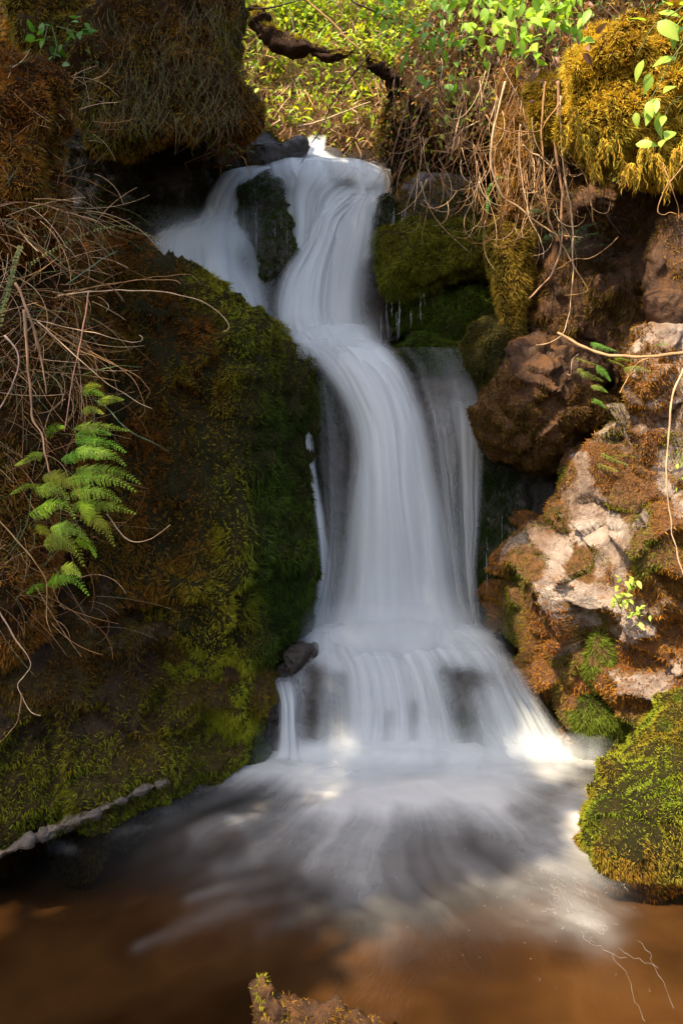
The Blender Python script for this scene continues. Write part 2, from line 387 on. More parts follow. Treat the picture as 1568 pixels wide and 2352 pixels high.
pz[:, 2] += .10 * fbm(pz * 2.2, 3, 5) * np.minimum(1, .4 + ramp_n) + .5 * ramp_n * (fbm(pz * .25, 9, 3)) * (np.hypot(pz[:, 0], pz[:, 1] - 3) > 9)
ny, nx = X.shape; i = np.arange(ny - 1)[:, None] * nx + np.arange(nx - 1)[None, :]
gq = np.stack([i, i + 1, i + nx + 1, i + nx], -1).reshape(-1, 4)
ground = build('ground', pz, gq, M['turf'], smooth=True); ground['kind'] = 'structure'
GROUND = (ground, pz, np.concatenate([gq[:, [0, 1, 2]], gq[:, [0, 2, 3]]]), None)
def mk_ground(p, nn):
    return (p[:, 1] > 2.9) * sstep(-.5, .2, fbm(p * 2.5, 31, 3))
moss(GROUND, RUSTY + GOLD[:2], 14000, .035, .0045, .35, .4, mk_ground, 31, cap=60000, name='ground_cover')

gt = GROUND[2]; gc = pz[gt].mean(1); sel = (gc[:, 1] > .3) & (gc[:, 1] < 4.6) & (np.abs(gc[:, 0]) < 3.2) & (gc[:, 2] > .02)
p_, n_ = sample(pz, gt[sel], 9000, lambda p, nn: .2 + .8 * sstep(-.4, .1, fbm(p * 3, 35, 3)), view=False, cap=70000)
n_ = n_ * np.where(n_[:, 2:3] < 0, -1, 1)
v_, t_, c_ = strand_mesh(p_, n_, .05, .008, .3, .5, palette(p_, RUSTY + [(.10, .11, .014), (.07, .09, .012)], 36, 3))
o = build('bank_cover', v_, t_, M['moss'], ground, col=c_); o['kind'] = 'stuff'
# ------------------------------------------------------------------ rocks and banks
# --- left side
lb_dy = lambda px, py: (py - 1000) * -.00040 + np.maximum(px - 540, 0) * .0022 + np.maximum(330 - px, 0) * -.0012 + np.maximum(700 - py, 0) * .0009
R = ROCKS
R['left_boulder'] = blob('mossy_boulder', [(190, 600), (240, 555), (300, 545), (372, 568), (440, 630), (520, 685), (600, 722), (650, 772), (682, 830), (696, 900), (702, 1000), (710, 1100), (720, 1200), (722, 1300), (708, 1400), (690, 1480), (600, 1530), (480, 1520), (330, 1480), (200, 1400), (130, 1200), (110, 950), (130, 720)],
    3.18, .30, .5, M['moss_bed'], 'huge dark boulder with vertical green and rust moss beside the main fall', 'boulder', lb_dy, 3.0, (430, 1050), .05, 2.6, N=220, R=84, seed=11, facet=.06, fscale=2.8, lump=.042, lscale=(10, 10, 4.5))
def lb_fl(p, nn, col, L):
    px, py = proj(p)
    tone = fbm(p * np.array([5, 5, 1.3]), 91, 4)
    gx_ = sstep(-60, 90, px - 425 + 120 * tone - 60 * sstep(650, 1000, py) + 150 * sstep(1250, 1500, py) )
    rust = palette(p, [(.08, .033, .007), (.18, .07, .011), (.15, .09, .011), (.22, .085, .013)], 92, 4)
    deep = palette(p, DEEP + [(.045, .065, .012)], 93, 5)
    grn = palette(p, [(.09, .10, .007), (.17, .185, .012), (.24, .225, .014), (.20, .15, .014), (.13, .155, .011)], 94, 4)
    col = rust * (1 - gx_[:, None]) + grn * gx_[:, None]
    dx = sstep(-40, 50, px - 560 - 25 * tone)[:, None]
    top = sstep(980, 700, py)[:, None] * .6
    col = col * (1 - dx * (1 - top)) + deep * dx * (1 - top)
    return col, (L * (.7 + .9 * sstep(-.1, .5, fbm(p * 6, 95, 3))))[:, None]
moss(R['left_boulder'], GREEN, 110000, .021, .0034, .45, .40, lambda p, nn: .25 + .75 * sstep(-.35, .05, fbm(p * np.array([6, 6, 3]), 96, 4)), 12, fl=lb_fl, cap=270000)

wl_y = lambda px: np.interp(px, [-260, 0, 150, 270, 370, 470, 600], [2080, 1985, 1925, 1872, 1822, 1800, 1745])
ll_dy = lambda px, py: waterY(wl_y(px)) - 2.72 + np.clip(wl_y(px) - py, -40, 900) * .00042
R['left_bank'] = blob('rock_bank', [(-120, 1100), (60, 1080), (230, 1130), (360, 1180), (450, 1270), (520, 1400), (570, 1470), (606, 1520), (612, 1620), (600, 1710), (540, 1765), (470, 1800), (370, 1822), (270, 1872), (150, 1925), (0, 1985), (-160, 2060), (-260, 1700), (-240, 1300)],
    2.84, .12, .5, M['bank'], 'long low rock bank with brown stone and moss fringe at the waterline', 'rock', ll_dy, 3.2, (200, 1560), .06, 2.6, N=220, R=70, seed=21, facet=.10, fscale=3.0, lump=.03)
def bank_mask(p, nn):
    px, py = proj(p)
    m = .3 + .7 * sstep(-.5, -.1, fbm(p * 4.5, 22, 4))
    m = np.maximum(m, sstep(110, 20, np.abs(py - (1985 - .37 * np.clip(px, 0, 500) - 85))) * (px < 520) * sstep(-.5, .1, fbm(p * 6, 23, 3)))
    dark = seg(px, py, 0, 1680, 260, 1640, 60) + seg(px, py, 330, 1530, 370, 1420, 45) + seg(px, py, 300, 1650, 260, 1500, 40)
    return np.clip(m * (1 - np.clip(dark, 0, 1) * .7), 0, 1)
def bank_fl(p, nn, col, L):
    px, py = proj(p); g = sstep(1500, 1750, py + 60 * fbm(p * 4, 24, 3))[:, None]
    rust = palette(p, [(.06, .026, .008), (.13, .052, .010), (.10, .065, .010), (.15, .06, .012)], 25, 4)
    return rust * (1 - g) + palette(p, [(.07, .075, .006), (.14, .15, .010), (.18, .18, .012), (.18, .11, .012)], 26, 4) * g, L
mossy(R['left_bank'], bank_mask)
moss(R['left_bank'], RUSTY, 85000, .016, .0032, .5, .35, bank_mask, 27, fl=bank_fl, cap=200000)
R['left_cushion'] = blob('mossy_rock', [(300, 1560), (345, 1510), (420, 1480), (480, 1400), (520, 1400), (550, 1460), (600, 1510), (608, 1580), (606, 1680), (565, 1715), (480, 1755), (390, 1745), (310, 1735), (280, 1660)],
    2.86, .07, .3, M['moss_bed'], 'rock cushioned in bright green moss beside the lower cascade', 'rock', lambda px, py: (px - 450) * .0006, 2.2, None, .07, 4, seed=31, facet=.03, lump=.03)
moss(R['left_cushion'], [(.08, .09, .007), (.16, .175, .011), (.24, .24, .014), (.13, .13, .010), (.20, .12, .013)], 130000, .019, .0032, .55, .35, lambda p, nn: (.4 + .6 * sstep(-.6, -.2, fbm(p * 9, 34, 3))) * sstep(275, 350, proj(p)[0] + 40 * fbm(p * 7, 35, 3)), 32, cap=110000)
R['left_foot'] = blob('mossy_rock', [(440, 1750), (500, 1705), (590, 1680), (618, 1720), (600, 1760), (540, 1785), (470, 1800)], 2.93, .08, .2, M['moss_bed'],
    'small low rock with dark green moss at the foot of the bank', 'rock', seed=33, N=120, R=30)
moss(R['left_foot'], [(.03, .045, .008), (.05, .075, .010), (.035, .05, .008)], 80000, .018, .0032, .4, .35, None, 34)

R['mound_a'] = blob('moss_mound', [(-140, 130), (0, 125), (70, 150), (120, 190), (148, 260), (150, 340), (125, 420), (120, 500), (60, 540), (-140, 540)], 2.35, .22, .5, M['turf'],
    'rounded rust moss mound with dry grass at the upper edge of the grassy bank', 'mound', None, 2.4, (0, 320), .09, 4, seed=41, lump=.04)
moss(R['mound_a'], [(.07, .04, .009)] + RUST + [(.15, .13, .02)], 80000, .020, .0030, .3, .5, None, 41, cap=60000, scale=5)
R['mound_b'] = blob('grassy_bank', [(-200, 470), (-20, 455), (110, 490), (190, 560), (235, 660), (240, 800), (215, 950), (190, 1100), (160, 1250), (130, 1420), (60, 1480), (-200, 1500)], 2.5, .26, .6, M['turf'],
    'steep bank of rust moss and tangled dry grass behind the bright fern', 'bank', lambda px, py: np.maximum(px, 0) * .0011 + (py - 900) * -.0001, 2.4, (-10, 950), .08, 3.5, seed=42, N=190, R=64)
moss(R['mound_b'], RUST + [(.10, .09, .012)], 70000, .022, .0032, .4, .5, lambda p, nn: .15 + .85 * sstep(-.3, .15, fbm(p * 5, 48, 4)), 43, cap=110000, scale=5)
R['overhang'] = blob('mossy_overhang', [(20, -140), (300, -150), (560, -140), (535, 0), (530, 100), (545, 190), (582, 262), (578, 298), (520, 300), (450, 292), (395, 318), (335, 326), (300, 352), (262, 345), (225, 300), (205, 235), (160, 200), (90, 190), (30, 100)],
    3.35, .28, .8, M['turf'], 'thick overhanging bank shaggy with rust moss and grey hanging grass above dark recess', 'bank', lambda px, py: (py - 100) * -.0004 + (px - 300) * .0004, 2.6, (330, 80), .12, 3.5, seed=44, N=190, R=64, lump=.05, lscale=(8, 8, 6))
moss(R['overhang'], [(.09, .05, .009), (.20, .09, .013), (.22, .135, .015), (.13, .125, .013), (.28, .115, .016)], 70000, .024, .0036, .5, .38, lambda p, nn: .2 + .8 * sstep(-.35, .1, fbm(p * 5, 49, 4)), 45, cap=110000, scale=4)
R['recess'] = blob('recess_rock', [(60, 150), (300, 200), (580, 270), (612, 360), (560, 400), (520, 440), (490, 520), (430, 600), (300, 640), (120, 640), (60, 400)], 4.0, .12, .4, M['dark_rock'],
    'dark damp rock wall thinly mossed in the recess under the overhang', 'rock', lambda px, py: (px - 300) * .0009, 2.6, (320, 420), .07, 3, seed=46, facet=.04)
moss(R['recess'], [(.02, .022, .005), (.045, .05, .009), (.06, .065, .011), (.05, .03, .009)], 42000, .022, .004, .4, .35, patch(47, 4, -.3, .2), 47, cap=60000)
R['upper_lip'] = blob('lip_rock', [(500, 250), (575, 285), (640, 330), (700, 318), (700, 350), (650, 378), (590, 392), (530, 400), (480, 380), (470, 300)], 4.25, .12, .3, M['dark_rock'],
    'low dark rock at the lip where the side stream begins', 'rock', None, seed=48, N=120, R=36)
moss(R['upper_lip'], RUSTY, 40000, .02, .004, .4, .35, patch(48, 5, -.2, .2), 48)
# --- rocks under and inside the falls
R['back_upper'] = blob('fall_rock_face', [(330, 560), (400, 500), (470, 420), (540, 375), (640, 372), (760, 366), (880, 366), (905, 420), (900, 560), (895, 700), (890, 830), (700, 850), (600, 800), (480, 760), (380, 680)], 4.16, .06, .3, M['dark_rock'],
    'wet black rock face behind the upper falls', 'rock', lambda px, py: (py - 600) * -.0011, 3.5, (640, 600), .04, 4, seed=51, facet=.05)
R['island'] = blob('mossy_stone', [(548, 470), (552, 425), (580, 402), (615, 396), (650, 412), (672, 450), (682, 520), (684, 580), (665, 620), (630, 640), (600, 640), (585, 590), (560, 520)], 3.98, .16, .3, M['dark_rock'],
    'upright dark stone capped with moss that splits the upper fall', 'rock', lambda px, py: (py - 520) * -.0010, 2.2, None, .03, 7, seed=52, facet=.025, fscale=8)
moss(R['island'], DEEP + [(.05, .06, .012)], 60000, .016, .0032, .35, .35, lambda p, nn: .25 + .75 * sstep(-.1, .2, nn[:, 2] + .5 * fbm(p * 8, 53, 3)), 53)
R['back_lower'] = blob('fall_rock_face', [(660, 830), (720, 792), (800, 775), (880, 790), (960, 805), (1040, 806), (1085, 820), (1112, 900), (1118, 1050), (1112, 1250), (1120, 1400), (1165, 1440), (1150, 1520), (640, 1530), (690, 1420), (722, 1250), (706, 1000)], 3.73, .12, .4, M['dark_rock'],
    'wet black rock face behind the main fall', 'rock', lambda px, py: (py - 1100) * -.00015, 3.2, (900, 1130), .05, 3.5, N=190, R=64, seed=54, facet=.03)
moss(R['back_lower'], DEEP, 42000, .016, .0034, .6, .3, lambda p, nn: sstep(-.2, .2, fbm(p * np.array([6, 6, 2]), 55, 4)) * .9, 55, cap=70000)
R['step'] = blob('step_rock', [(590, 1500), (680, 1475), (800, 1470), (1000, 1470), (1150, 1480), (1190, 1560), (1230, 1660), (1290, 1790), (900, 1830), (600, 1800), (585, 1650)], 3.24, .10, .4, M['dark_rock'],
    'wide wet rock step under the lower cascade', 'rock', lambda px, py: (py - 1600) * -.0006, 3.0, None, .04, 4, seed=56, facet=.05)
for k, (nm, ou, yy, fr, lb) in enumerate([
    ('wet_stone', [(622, 1560), (640, 1520), (668, 1490), (704, 1478), (732, 1492), (728, 1520), (690, 1552), (645, 1580)], 3.13, .07, 'bare brown wet stone poking out at the top of the lower cascade'),
    ('wet_stone', [(672, 1640), (680, 1570), (715, 1525), (765, 1515), (800, 1545), (800, 1640), (790, 1740), (700, 1745)], 3.13, .05, 'rounded dark stone showing through the thin water of the lower cascade'),
    ('wet_stone', [(985, 1640), (1000, 1570), (1060, 1545), (1130, 1560), (1170, 1620), (1180, 1700), (1150, 1760), (1010, 1765)], 3.14, .07, 'greenish bulging stone under the thin veil of the lower cascade'),
    ('wet_stone', [(585, 1620), (610, 1575), (650, 1570), (668, 1620), (660, 1720), (600, 1770)], 3.08, .08, 'dark stone behind the narrow side trickle of the lower cascade')]):
    R['ws%d' % k] = blob(nm, ou, yy, fr, .25, M['dark_rock'], lb, 'rock', seed=60 + k, N=120, R=36, namp=.02, nscale=8, facet=.02, fscale=9)
moss(R['ws2'], DEEP + [(.05, .07, .015)], 60000, .014, .003, .6, .3, patch(66, 8, -.3, .1), 66)
# --- right side
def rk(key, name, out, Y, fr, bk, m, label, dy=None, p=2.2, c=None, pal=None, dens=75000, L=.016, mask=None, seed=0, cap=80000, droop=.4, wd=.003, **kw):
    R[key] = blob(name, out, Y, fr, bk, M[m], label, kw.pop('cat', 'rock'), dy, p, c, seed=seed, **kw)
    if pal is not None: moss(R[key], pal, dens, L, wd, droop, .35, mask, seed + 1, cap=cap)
rk('ledge', 'mossy_ledge', [(868, 545), (900, 512), (960, 503), (1030, 515), (1100, 535), (1130, 565), (1118, 610), (1060, 625), (1020, 640), (985, 668), (930, 668), (885, 650), (868, 600)], 3.86, .18, .4, 'moss_bed',
   'flat ledge draped in olive moss beside the upper fall', pal=[(.05, .06, .006), (.10, .11, .010), (.14, .14, .012), (.10, .075, .010)], dens=100000, L=.024, seed=71, droop=.55, lump=.04, namp=.06)
rk('upright', 'mossy_rock', [(905, 470), (930, 420), (980, 392), (1050, 400), (1095, 450), (1100, 520), (1040, 545), (960, 530), (915, 520)], 4.0, .14, .4, 'dark_rock',
   'rounded rock with patchy olive moss above the flat ledge', pal=[(.05, .05, .006), (.12, .11, .011), (.15, .13, .013), (.12, .06, .010)], dens=50000, seed=73, mask=patch(74, 5, -.3, .15))
rk('lipright', 'mossy_stone', [(862, 460), (880, 440), (905, 445), (912, 500), (905, 560), (880, 570), (864, 530)], 3.95, .06, .2, 'dark_rock',
   'small dark stone at the edge of the upper fall', pal=DEEP, seed=75, N=90, R=24)
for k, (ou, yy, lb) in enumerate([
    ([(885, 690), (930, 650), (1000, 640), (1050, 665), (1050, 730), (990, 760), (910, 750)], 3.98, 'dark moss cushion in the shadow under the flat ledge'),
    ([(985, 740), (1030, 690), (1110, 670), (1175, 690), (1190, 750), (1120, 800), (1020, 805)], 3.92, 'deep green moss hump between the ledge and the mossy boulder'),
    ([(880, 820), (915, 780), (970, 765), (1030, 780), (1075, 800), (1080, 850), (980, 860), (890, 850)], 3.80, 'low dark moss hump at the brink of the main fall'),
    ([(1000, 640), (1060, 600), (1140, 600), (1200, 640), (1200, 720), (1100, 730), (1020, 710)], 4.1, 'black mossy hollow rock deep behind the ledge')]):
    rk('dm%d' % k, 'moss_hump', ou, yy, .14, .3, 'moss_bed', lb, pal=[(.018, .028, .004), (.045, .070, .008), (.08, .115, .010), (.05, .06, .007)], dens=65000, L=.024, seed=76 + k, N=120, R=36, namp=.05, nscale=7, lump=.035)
rk('pillar', 'mossy_pillar', [(1120, 540), (1150, 490), (1205, 490), (1225, 560), (1215, 660), (1205, 760), (1165, 790), (1140, 740), (1130, 640)], 3.55, .12, .3, 'turf',
   'narrow pillar of golden and olive moss right of the flat ledge', pal=[(.07, .05, .010), (.17, .12, .018), (.30, .20, .028), (.12, .10, .015), (.16, .08, .016)], dens=60000, L=.026, seed=82, droop=.5, mask=patch(83, 6, -.9, -.3))
rk('sboulder', 'mossy_boulder', [(1062, 800), (1085, 750), (1130, 726), (1175, 745), (1190, 810), (1190, 900), (1170, 980), (1130, 1030), (1105, 980), (1110, 900), (1080, 850)], 3.55, .14, .3, 'moss_bed',
   'small dome-topped boulder with olive moss at the brink of the main fall', pal=[(.03, .03, .006), (.065, .06, .011), (.08, .05, .012), (.05, .055, .010)], dens=60000, seed=84, mask=patch(85, 5, -.45, .0))
rk('brown', 'brown_boulder', [(1105, 960), (1130, 880), (1180, 810), (1250, 775), (1330, 800), (1375, 860), (1385, 930), (1350, 985), (1290, 1040), (1220, 1062), (1150, 1050), (1110, 1020)], 3.28, .24, .4, 'brown_rock',
   'angular brown boulder furred with rust moss above a dark cavity', pal=[(.05, .022, .008), (.13, .055, .014), (.10, .06, .013), (.09, .04, .012)], dens=90000, L=.014, seed=86, mask=lambda p, nn: sstep(-.25, .1, fbm(p * 4.5, 87, 4) - .002 * (proj(p)[0] - 1260)), facet=.06, fscale=5.5)
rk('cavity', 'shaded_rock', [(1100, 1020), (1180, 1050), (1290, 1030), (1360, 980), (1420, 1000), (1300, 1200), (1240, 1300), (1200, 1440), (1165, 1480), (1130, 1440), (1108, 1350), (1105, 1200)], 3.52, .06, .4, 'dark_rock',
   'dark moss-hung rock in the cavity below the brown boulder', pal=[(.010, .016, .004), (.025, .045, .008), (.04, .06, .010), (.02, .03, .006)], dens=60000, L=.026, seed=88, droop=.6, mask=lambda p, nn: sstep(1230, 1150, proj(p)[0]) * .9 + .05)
sl_dy = lambda px, py: (px - 1350) * -.0011 + (py - 1300) * -.0002
R['sunlit'] = blob('sunlit_rock', [(1158, 1465), (1166, 1380), (1180, 1290), (1212, 1225), (1250, 1140), (1300, 1065), (1360, 1000), (1430, 930), (1520, 900), (1720, 880), (1760, 1300), (1740, 1700), (1560, 1720), (1420, 1735), (1310, 1700), (1255, 1630), (1200, 1550)],
    3.12, .26, .6, M['sunlit'], 'large sunlit pale rock patched with rust moss at the edge of the falls', 'boulder', sl_dy, 3.0, (1440, 1330), .05, 3, N=270, R=104, seed=90, facet=.15, fscale=2.7, lump=.007)
def sl_mask(p, nn):
    px, py = proj(p)
    wx = px + 14 * fbm(p * 9, 123, 3); wy = py + 14 * fbm(p * 9, 125, 3)
    b = .35 + .65 * sstep(-.45, -.1, fbm(p * 4.5, 121, 4))
    bare = sum(seg(wx, wy, *q[:4], q[4] * 1.12) for q in [(1327, 1059, 1362, 1153, 17), (1307, 1126, 1338, 1223, 24), (1393, 1184, 1409, 1227, 36), (1362, 1223, 1428, 1231, 26), (1221, 1223, 1291, 1262, 20), (1276, 1262, 1264, 1329, 24), (1307, 1360, 1330, 1376, 32), (1354, 1376, 1393, 1368, 22), (1401, 1282, 1417, 1321, 24), (1440, 1282, 1442, 1284, 16), (1370, 1430, 1330, 1430, 16), (1291, 1497, 1310, 1480, 22), (1526, 1106, 1550, 1125, 20), (1479, 1184, 1476, 1196, 14), (1507, 1575, 1546, 1536, 26), (1420, 1440, 1440, 1470, 14)])
    edge = seg(px, py, 1165, 1480, 1190, 1300, 26) + seg(px, py, 1190, 1540, 1220, 1580, 22) + seg(px, py, 1260, 1120, 1300, 1080, 18)
    return np.clip(b * (1 - np.clip(bare, 0, 1)) + edge, 0, 1)
def sl_fl(p, nn, col, L):
    px, py = proj(p); g = np.clip(seg(px, py, 1165, 1500, 1195, 1300, 36) + seg(px, py, 1260, 1120, 1300, 1080, 16) + sstep(1610, 1670, py) * (px < 1480) + .8 * sstep(.15, .35, fbm(p * 3, 131, 3)) + seg(px, py, 1420, 900, 1410, 1000, 40), 0, 1)[:, None]
    return col * (1 - g) + palette(p, [(.07, .085, .010), (.12, .14, .014), (.16, .15, .018)], 132, 4) * g, L
mossy(R['sunlit'], sl_mask)
moss(R['sunlit'], [(.13, .048, .010), (.26, .10, .018), (.33, .145, .024), (.20, .10, .016), (.22, .08, .014)], 150000, .014, .0030, .35, .5, sl_mask, 122, fl=sl_fl, cap=240000, scale=5, jitc=.5)
rk('shelf', 'moss_shelf', [(1290, 1650), (1320, 1600), (1380, 1585), (1450, 1600), (1500, 1640), (1490, 1700), (1420, 1722), (1330, 1705)], 3.0, .16, .3, 'moss_bed',
   'bright green moss shelf at the waterline below the sunlit rock', pal=[(.05, .075, .010), (.10, .13, .013), (.13, .15, .015), (.09, .09, .013)], dens=110000, L=.022, seed=124, N=140, R=40, namp=.04, nscale=6)
rk('tuft', 'moss_cushion', [(1345, 1500), (1370, 1460), (1400, 1480), (1402, 1540), (1375, 1590), (1350, 1560)], 2.86, .06, .1, 'brown_rock',
   'small hanging green moss cushion low on the sunlit rock', pal=[(.08, .07, .012), (.10, .13, .014), (.16, .12, .02)], dens=120000, L=.024, seed=126, N=80, R=22, droop=.6)
rk('wall', 'rock_wall', [(1180, 700), (1215, 560), (1290, 470), (1400, 440), (1520, 400), (1700, 380), (1750, 700), (1740, 960), (1600, 990), (1480, 960), (1400, 960), (1360, 880), (1280, 800), (1210, 790)], 3.45, .24, .6, 'brown_rock',
   'tall brown rock wall with moss patches behind the hanging roots', dy=lambda px, py: (px - 1400) * -.0013 + .28 * sstep(640, 520, py) * sstep(1480, 1380, px), p=2.6, c=(1460, 700), pal=[(.05, .028, .009), (.12, .07, .014), (.15, .10, .018), (.10, .045, .012), (.08, .08, .012)], dens=50000, L=.026, seed=128,
   mask=patch(129, 4.5, -.2, .15), facet=.08, fscale=3.6, N=190, R=64, namp=.06, cap=110000, droop=.5)
rk('block', 'rock_block', [(1485, 560), (1510, 520), (1600, 490), (1700, 480), (1720, 740), (1600, 770), (1520, 760), (1490, 700)], 2.92, .14, .3, 'brown_rock',
   'square ochre rock block jutting out under the golden moss clump', pal=[(.16, .09, .018), (.28, .15, .025)], dens=20000, seed=134, mask=patch(135, 6, .0, .3), facet=.03, p=4, N=140, R=40)
rk('knob', 'rough_rock', [(1440, 800), (1480, 760), (1560, 740), (1660, 780), (1680, 900), (1600, 960), (1500, 960), (1450, 900)], 2.86, .14, .3, 'pale_rock',
   'rough sunlit rock knob with rust moss over the pale rock', pal=[(.12, .05, .013), (.24, .11, .022), (.18, .12, .018)], dens=50000, seed=136, mask=patch(137, 5, -.2, .2), facet=.05, N=140, R=40)
rk('topbank', 'root_bank', [(880, 330), (905, 230), (930, 130), (1000, 40), (1100, -60), (1300, -120), (1700, -140), (1760, 300), (1700, 460), (1500, 500), (1350, 520), (1230, 520), (1120, 500), (1020, 430), (930, 400)], 3.95, .22, .8, 'turf',
   'steep bank of dark soil hung with fine roots over the right side', dy=lambda px, py: (px - 1300) * -.0012 + (py - 200) * -.0004 + .42 * sstep(230, 420, py - .12 * (px - 1150)) * sstep(1420, 1330, px), p=2.6, c=(1320, 190), pal=[(.035, .022, .008), (.09, .05, .013), (.14, .08, .018), (.06, .05, .011)], dens=26000, L=.04, wd=.004, droop=.6, seed=138,
   mask=patch(139, 4, -.3, .2), cat='bank', N=190, R=64, namp=.09, nscale=3.5)
rk('column', 'moss_column', [(1150, 230), (1165, 160), (1195, 160), (1212, 230), (1210, 330), (1200, 430), (1196, 520), (1178, 560), (1165, 500), (1152, 400)], 3.52, .09, .2, 'turf',
   'hanging column of golden moss among the dangling roots', pal=[(.14, .065, .015), (.30, .15, .025), (.38, .21, .032), (.24, .11, .022)], dens=110000, L=.026, seed=140, droop=.6, N=140, R=50, namp=.03, nscale=8)
rk('clump', 'moss_curtain', [(1285, 260), (1300, 190), (1330, 120), (1400, 50), (1560, 0), (1720, -20), (1760, 300), (1700, 400), (1600, 425), (1540, 395), (1490, 412), (1440, 365), (1390, 395), (1350, 330), (1312, 310)], 2.88, .10, .4, 'turf',
   'bright golden moss curtain hanging in the sun at the upper right', dy=lambda px, py: (py - 280) * .0006, cat='moss', pal=[(.10, .07, .012), (.30, .19, .022), (.48, .32, .032), (.58, .41, .05), (.38, .30, .03), (.20, .12, .018)], dens=80000, L=.024, wd=.0036, seed=142, droop=.35, cap=80000, N=200, R=70, namp=.10, nscale=5, lump=.05, lscale=(9, 9, 6))
rk('clump2', 'moss_cushion', [(1222, 250), (1240, 190), (1290, 170), (1330, 200), (1345, 270), (1330, 340), (1290, 350), (1245, 320)], 3.1, .10, .3, 'turf',
   'olive moss cushion hanging between the roots and the golden curtain', pal=[(.10, .07, .012), (.22, .15, .018), (.34, .23, .025), (.16, .13, .016)], dens=90000, L=.024, seed=152, droop=.5, N=120, R=40, namp=.06, nscale=7, lump=.03)
rk('rboulder', 'mossy_boulder', [(1340, 1880), (1355, 1830), (1400, 1770), (1440, 1715), (1500, 1665), (1570, 1620), (1680, 1590), (1800, 1700), (1800, 2000), (1700, 2060), (1560, 2035), (1470, 2030), (1400, 2005), (1355, 1950)], 2.36, .24, .35, 'moss_bed',
   'sunlit boulder with glistening green and gold moss standing in the pool', dy=lambda px, py: (py - 1850) * -.0007, p=2.3, c=(1560, 1840), pal=None, seed=144, N=190, R=64, namp=.05, facet=.05, fscale=4, lump=.02)
def rb_fl(p, nn, col, L):
    px, py = proj(p); g = sstep(-60, 90, (py - 1870) + .25 * (px - 1450) + 90 * fbm(p * 6, 147, 4))[:, None]
    return palette(p, LIME, 148, 6) * (1 - g) + palette(p, [(.14, .11, .014), (.26, .17, .020), (.22, .12, .018), (.18, .17, .016)], 149, 6) * g, L
moss(R['rboulder'], LIME, 230000, .011, .0024, .45, .45, lambda p, nn: .4 + .6 * sstep(-.4, .0, fbm(p * 8, 146, 4)), 145, fl=rb_fl, cap=130000)
# --- foreground stone and the pale stones along the waterline
rk('front', 'pointed_stone', [(560, 2480), (572, 2400), (580, 2320), (588, 2262), (603, 2242), (628, 2262), (655, 2285), (700, 2298), (760, 2308), (850, 2330), (940, 2400), (960, 2520), (700, 2580)], 1.56, .06, .10, 'brown_rock',
   'pointed mossy stone breaking the surface in the near pool', pal=[(.10, .09, .012), (.22, .24, .02), (.26, .14, .02), (.13, .06, .012)], dens=60000, L=.009, wd=.0018, seed=150, c=(690, 2420), N=160, R=50, namp=.012, nscale=18, facet=.012, fscale=16,
   mask=lambda p, nn: (p[:, 2] > .004) * sstep(-.3, .2, fbm(p * 14, 153, 3)))
EDGE = [((372, 1800), (330, 1812), 15, 'narrow pale streaked stone'), ((322, 1816), (290, 1836), 17, 'broad pale stone'), ((270, 1842), (220, 1862), 14, 'dark-topped pale stone'), ((205, 1874), (140, 1898), 12, 'long speckled pale stone'), ((128, 1906), (70, 1928), 9, 'thin pale stone'), ((55, 1936), (-20, 1972), 8, 'faint pale stone')]
ORD = ['first', 'second', 'third', 'fourth', 'fifth', 'sixth']
for k, (a, b, hh, lb) in enumerate(EDGE):
    ax, ay = a; bx, by = b; yy = float(waterY((ay + by) / 2 + 6)) + .02
    ax += 14; bx -= 14; ay -= 4; by += 5; hh *= .6
    ou = [(ax + 6, ay - hh * .4), (ax - 4, ay - hh), ((ax + bx) / 2, (ay + by) / 2 - hh * .8), (bx + 2, by - hh * .7), (bx - 8, by + 2), (bx, by + hh * .7), ((ax + bx) / 2, (ay + by) / 2 + hh * .6), (ax + 2, ay + hh * .5)]
    rk('edge%d' % k, 'waterline_stone', ou, yy - (.17 if k < 4 else .10), .04, .2, 'white_stone', '%s at the waterline, %s from the falls' % (lb, ORD[k]), pal=[(.05, .06, .01), (.11, .11, .02)], dens=26000, L=.010, wd=.0025, seed=160 + k, N=70, R=18, namp=.008, nscale=20, facet=.006, fscale=18, mask=patch(170 + k, 16, -.1, .3))
    R['edge%d' % k][0]['group'] = 'pale stones along the waterline'
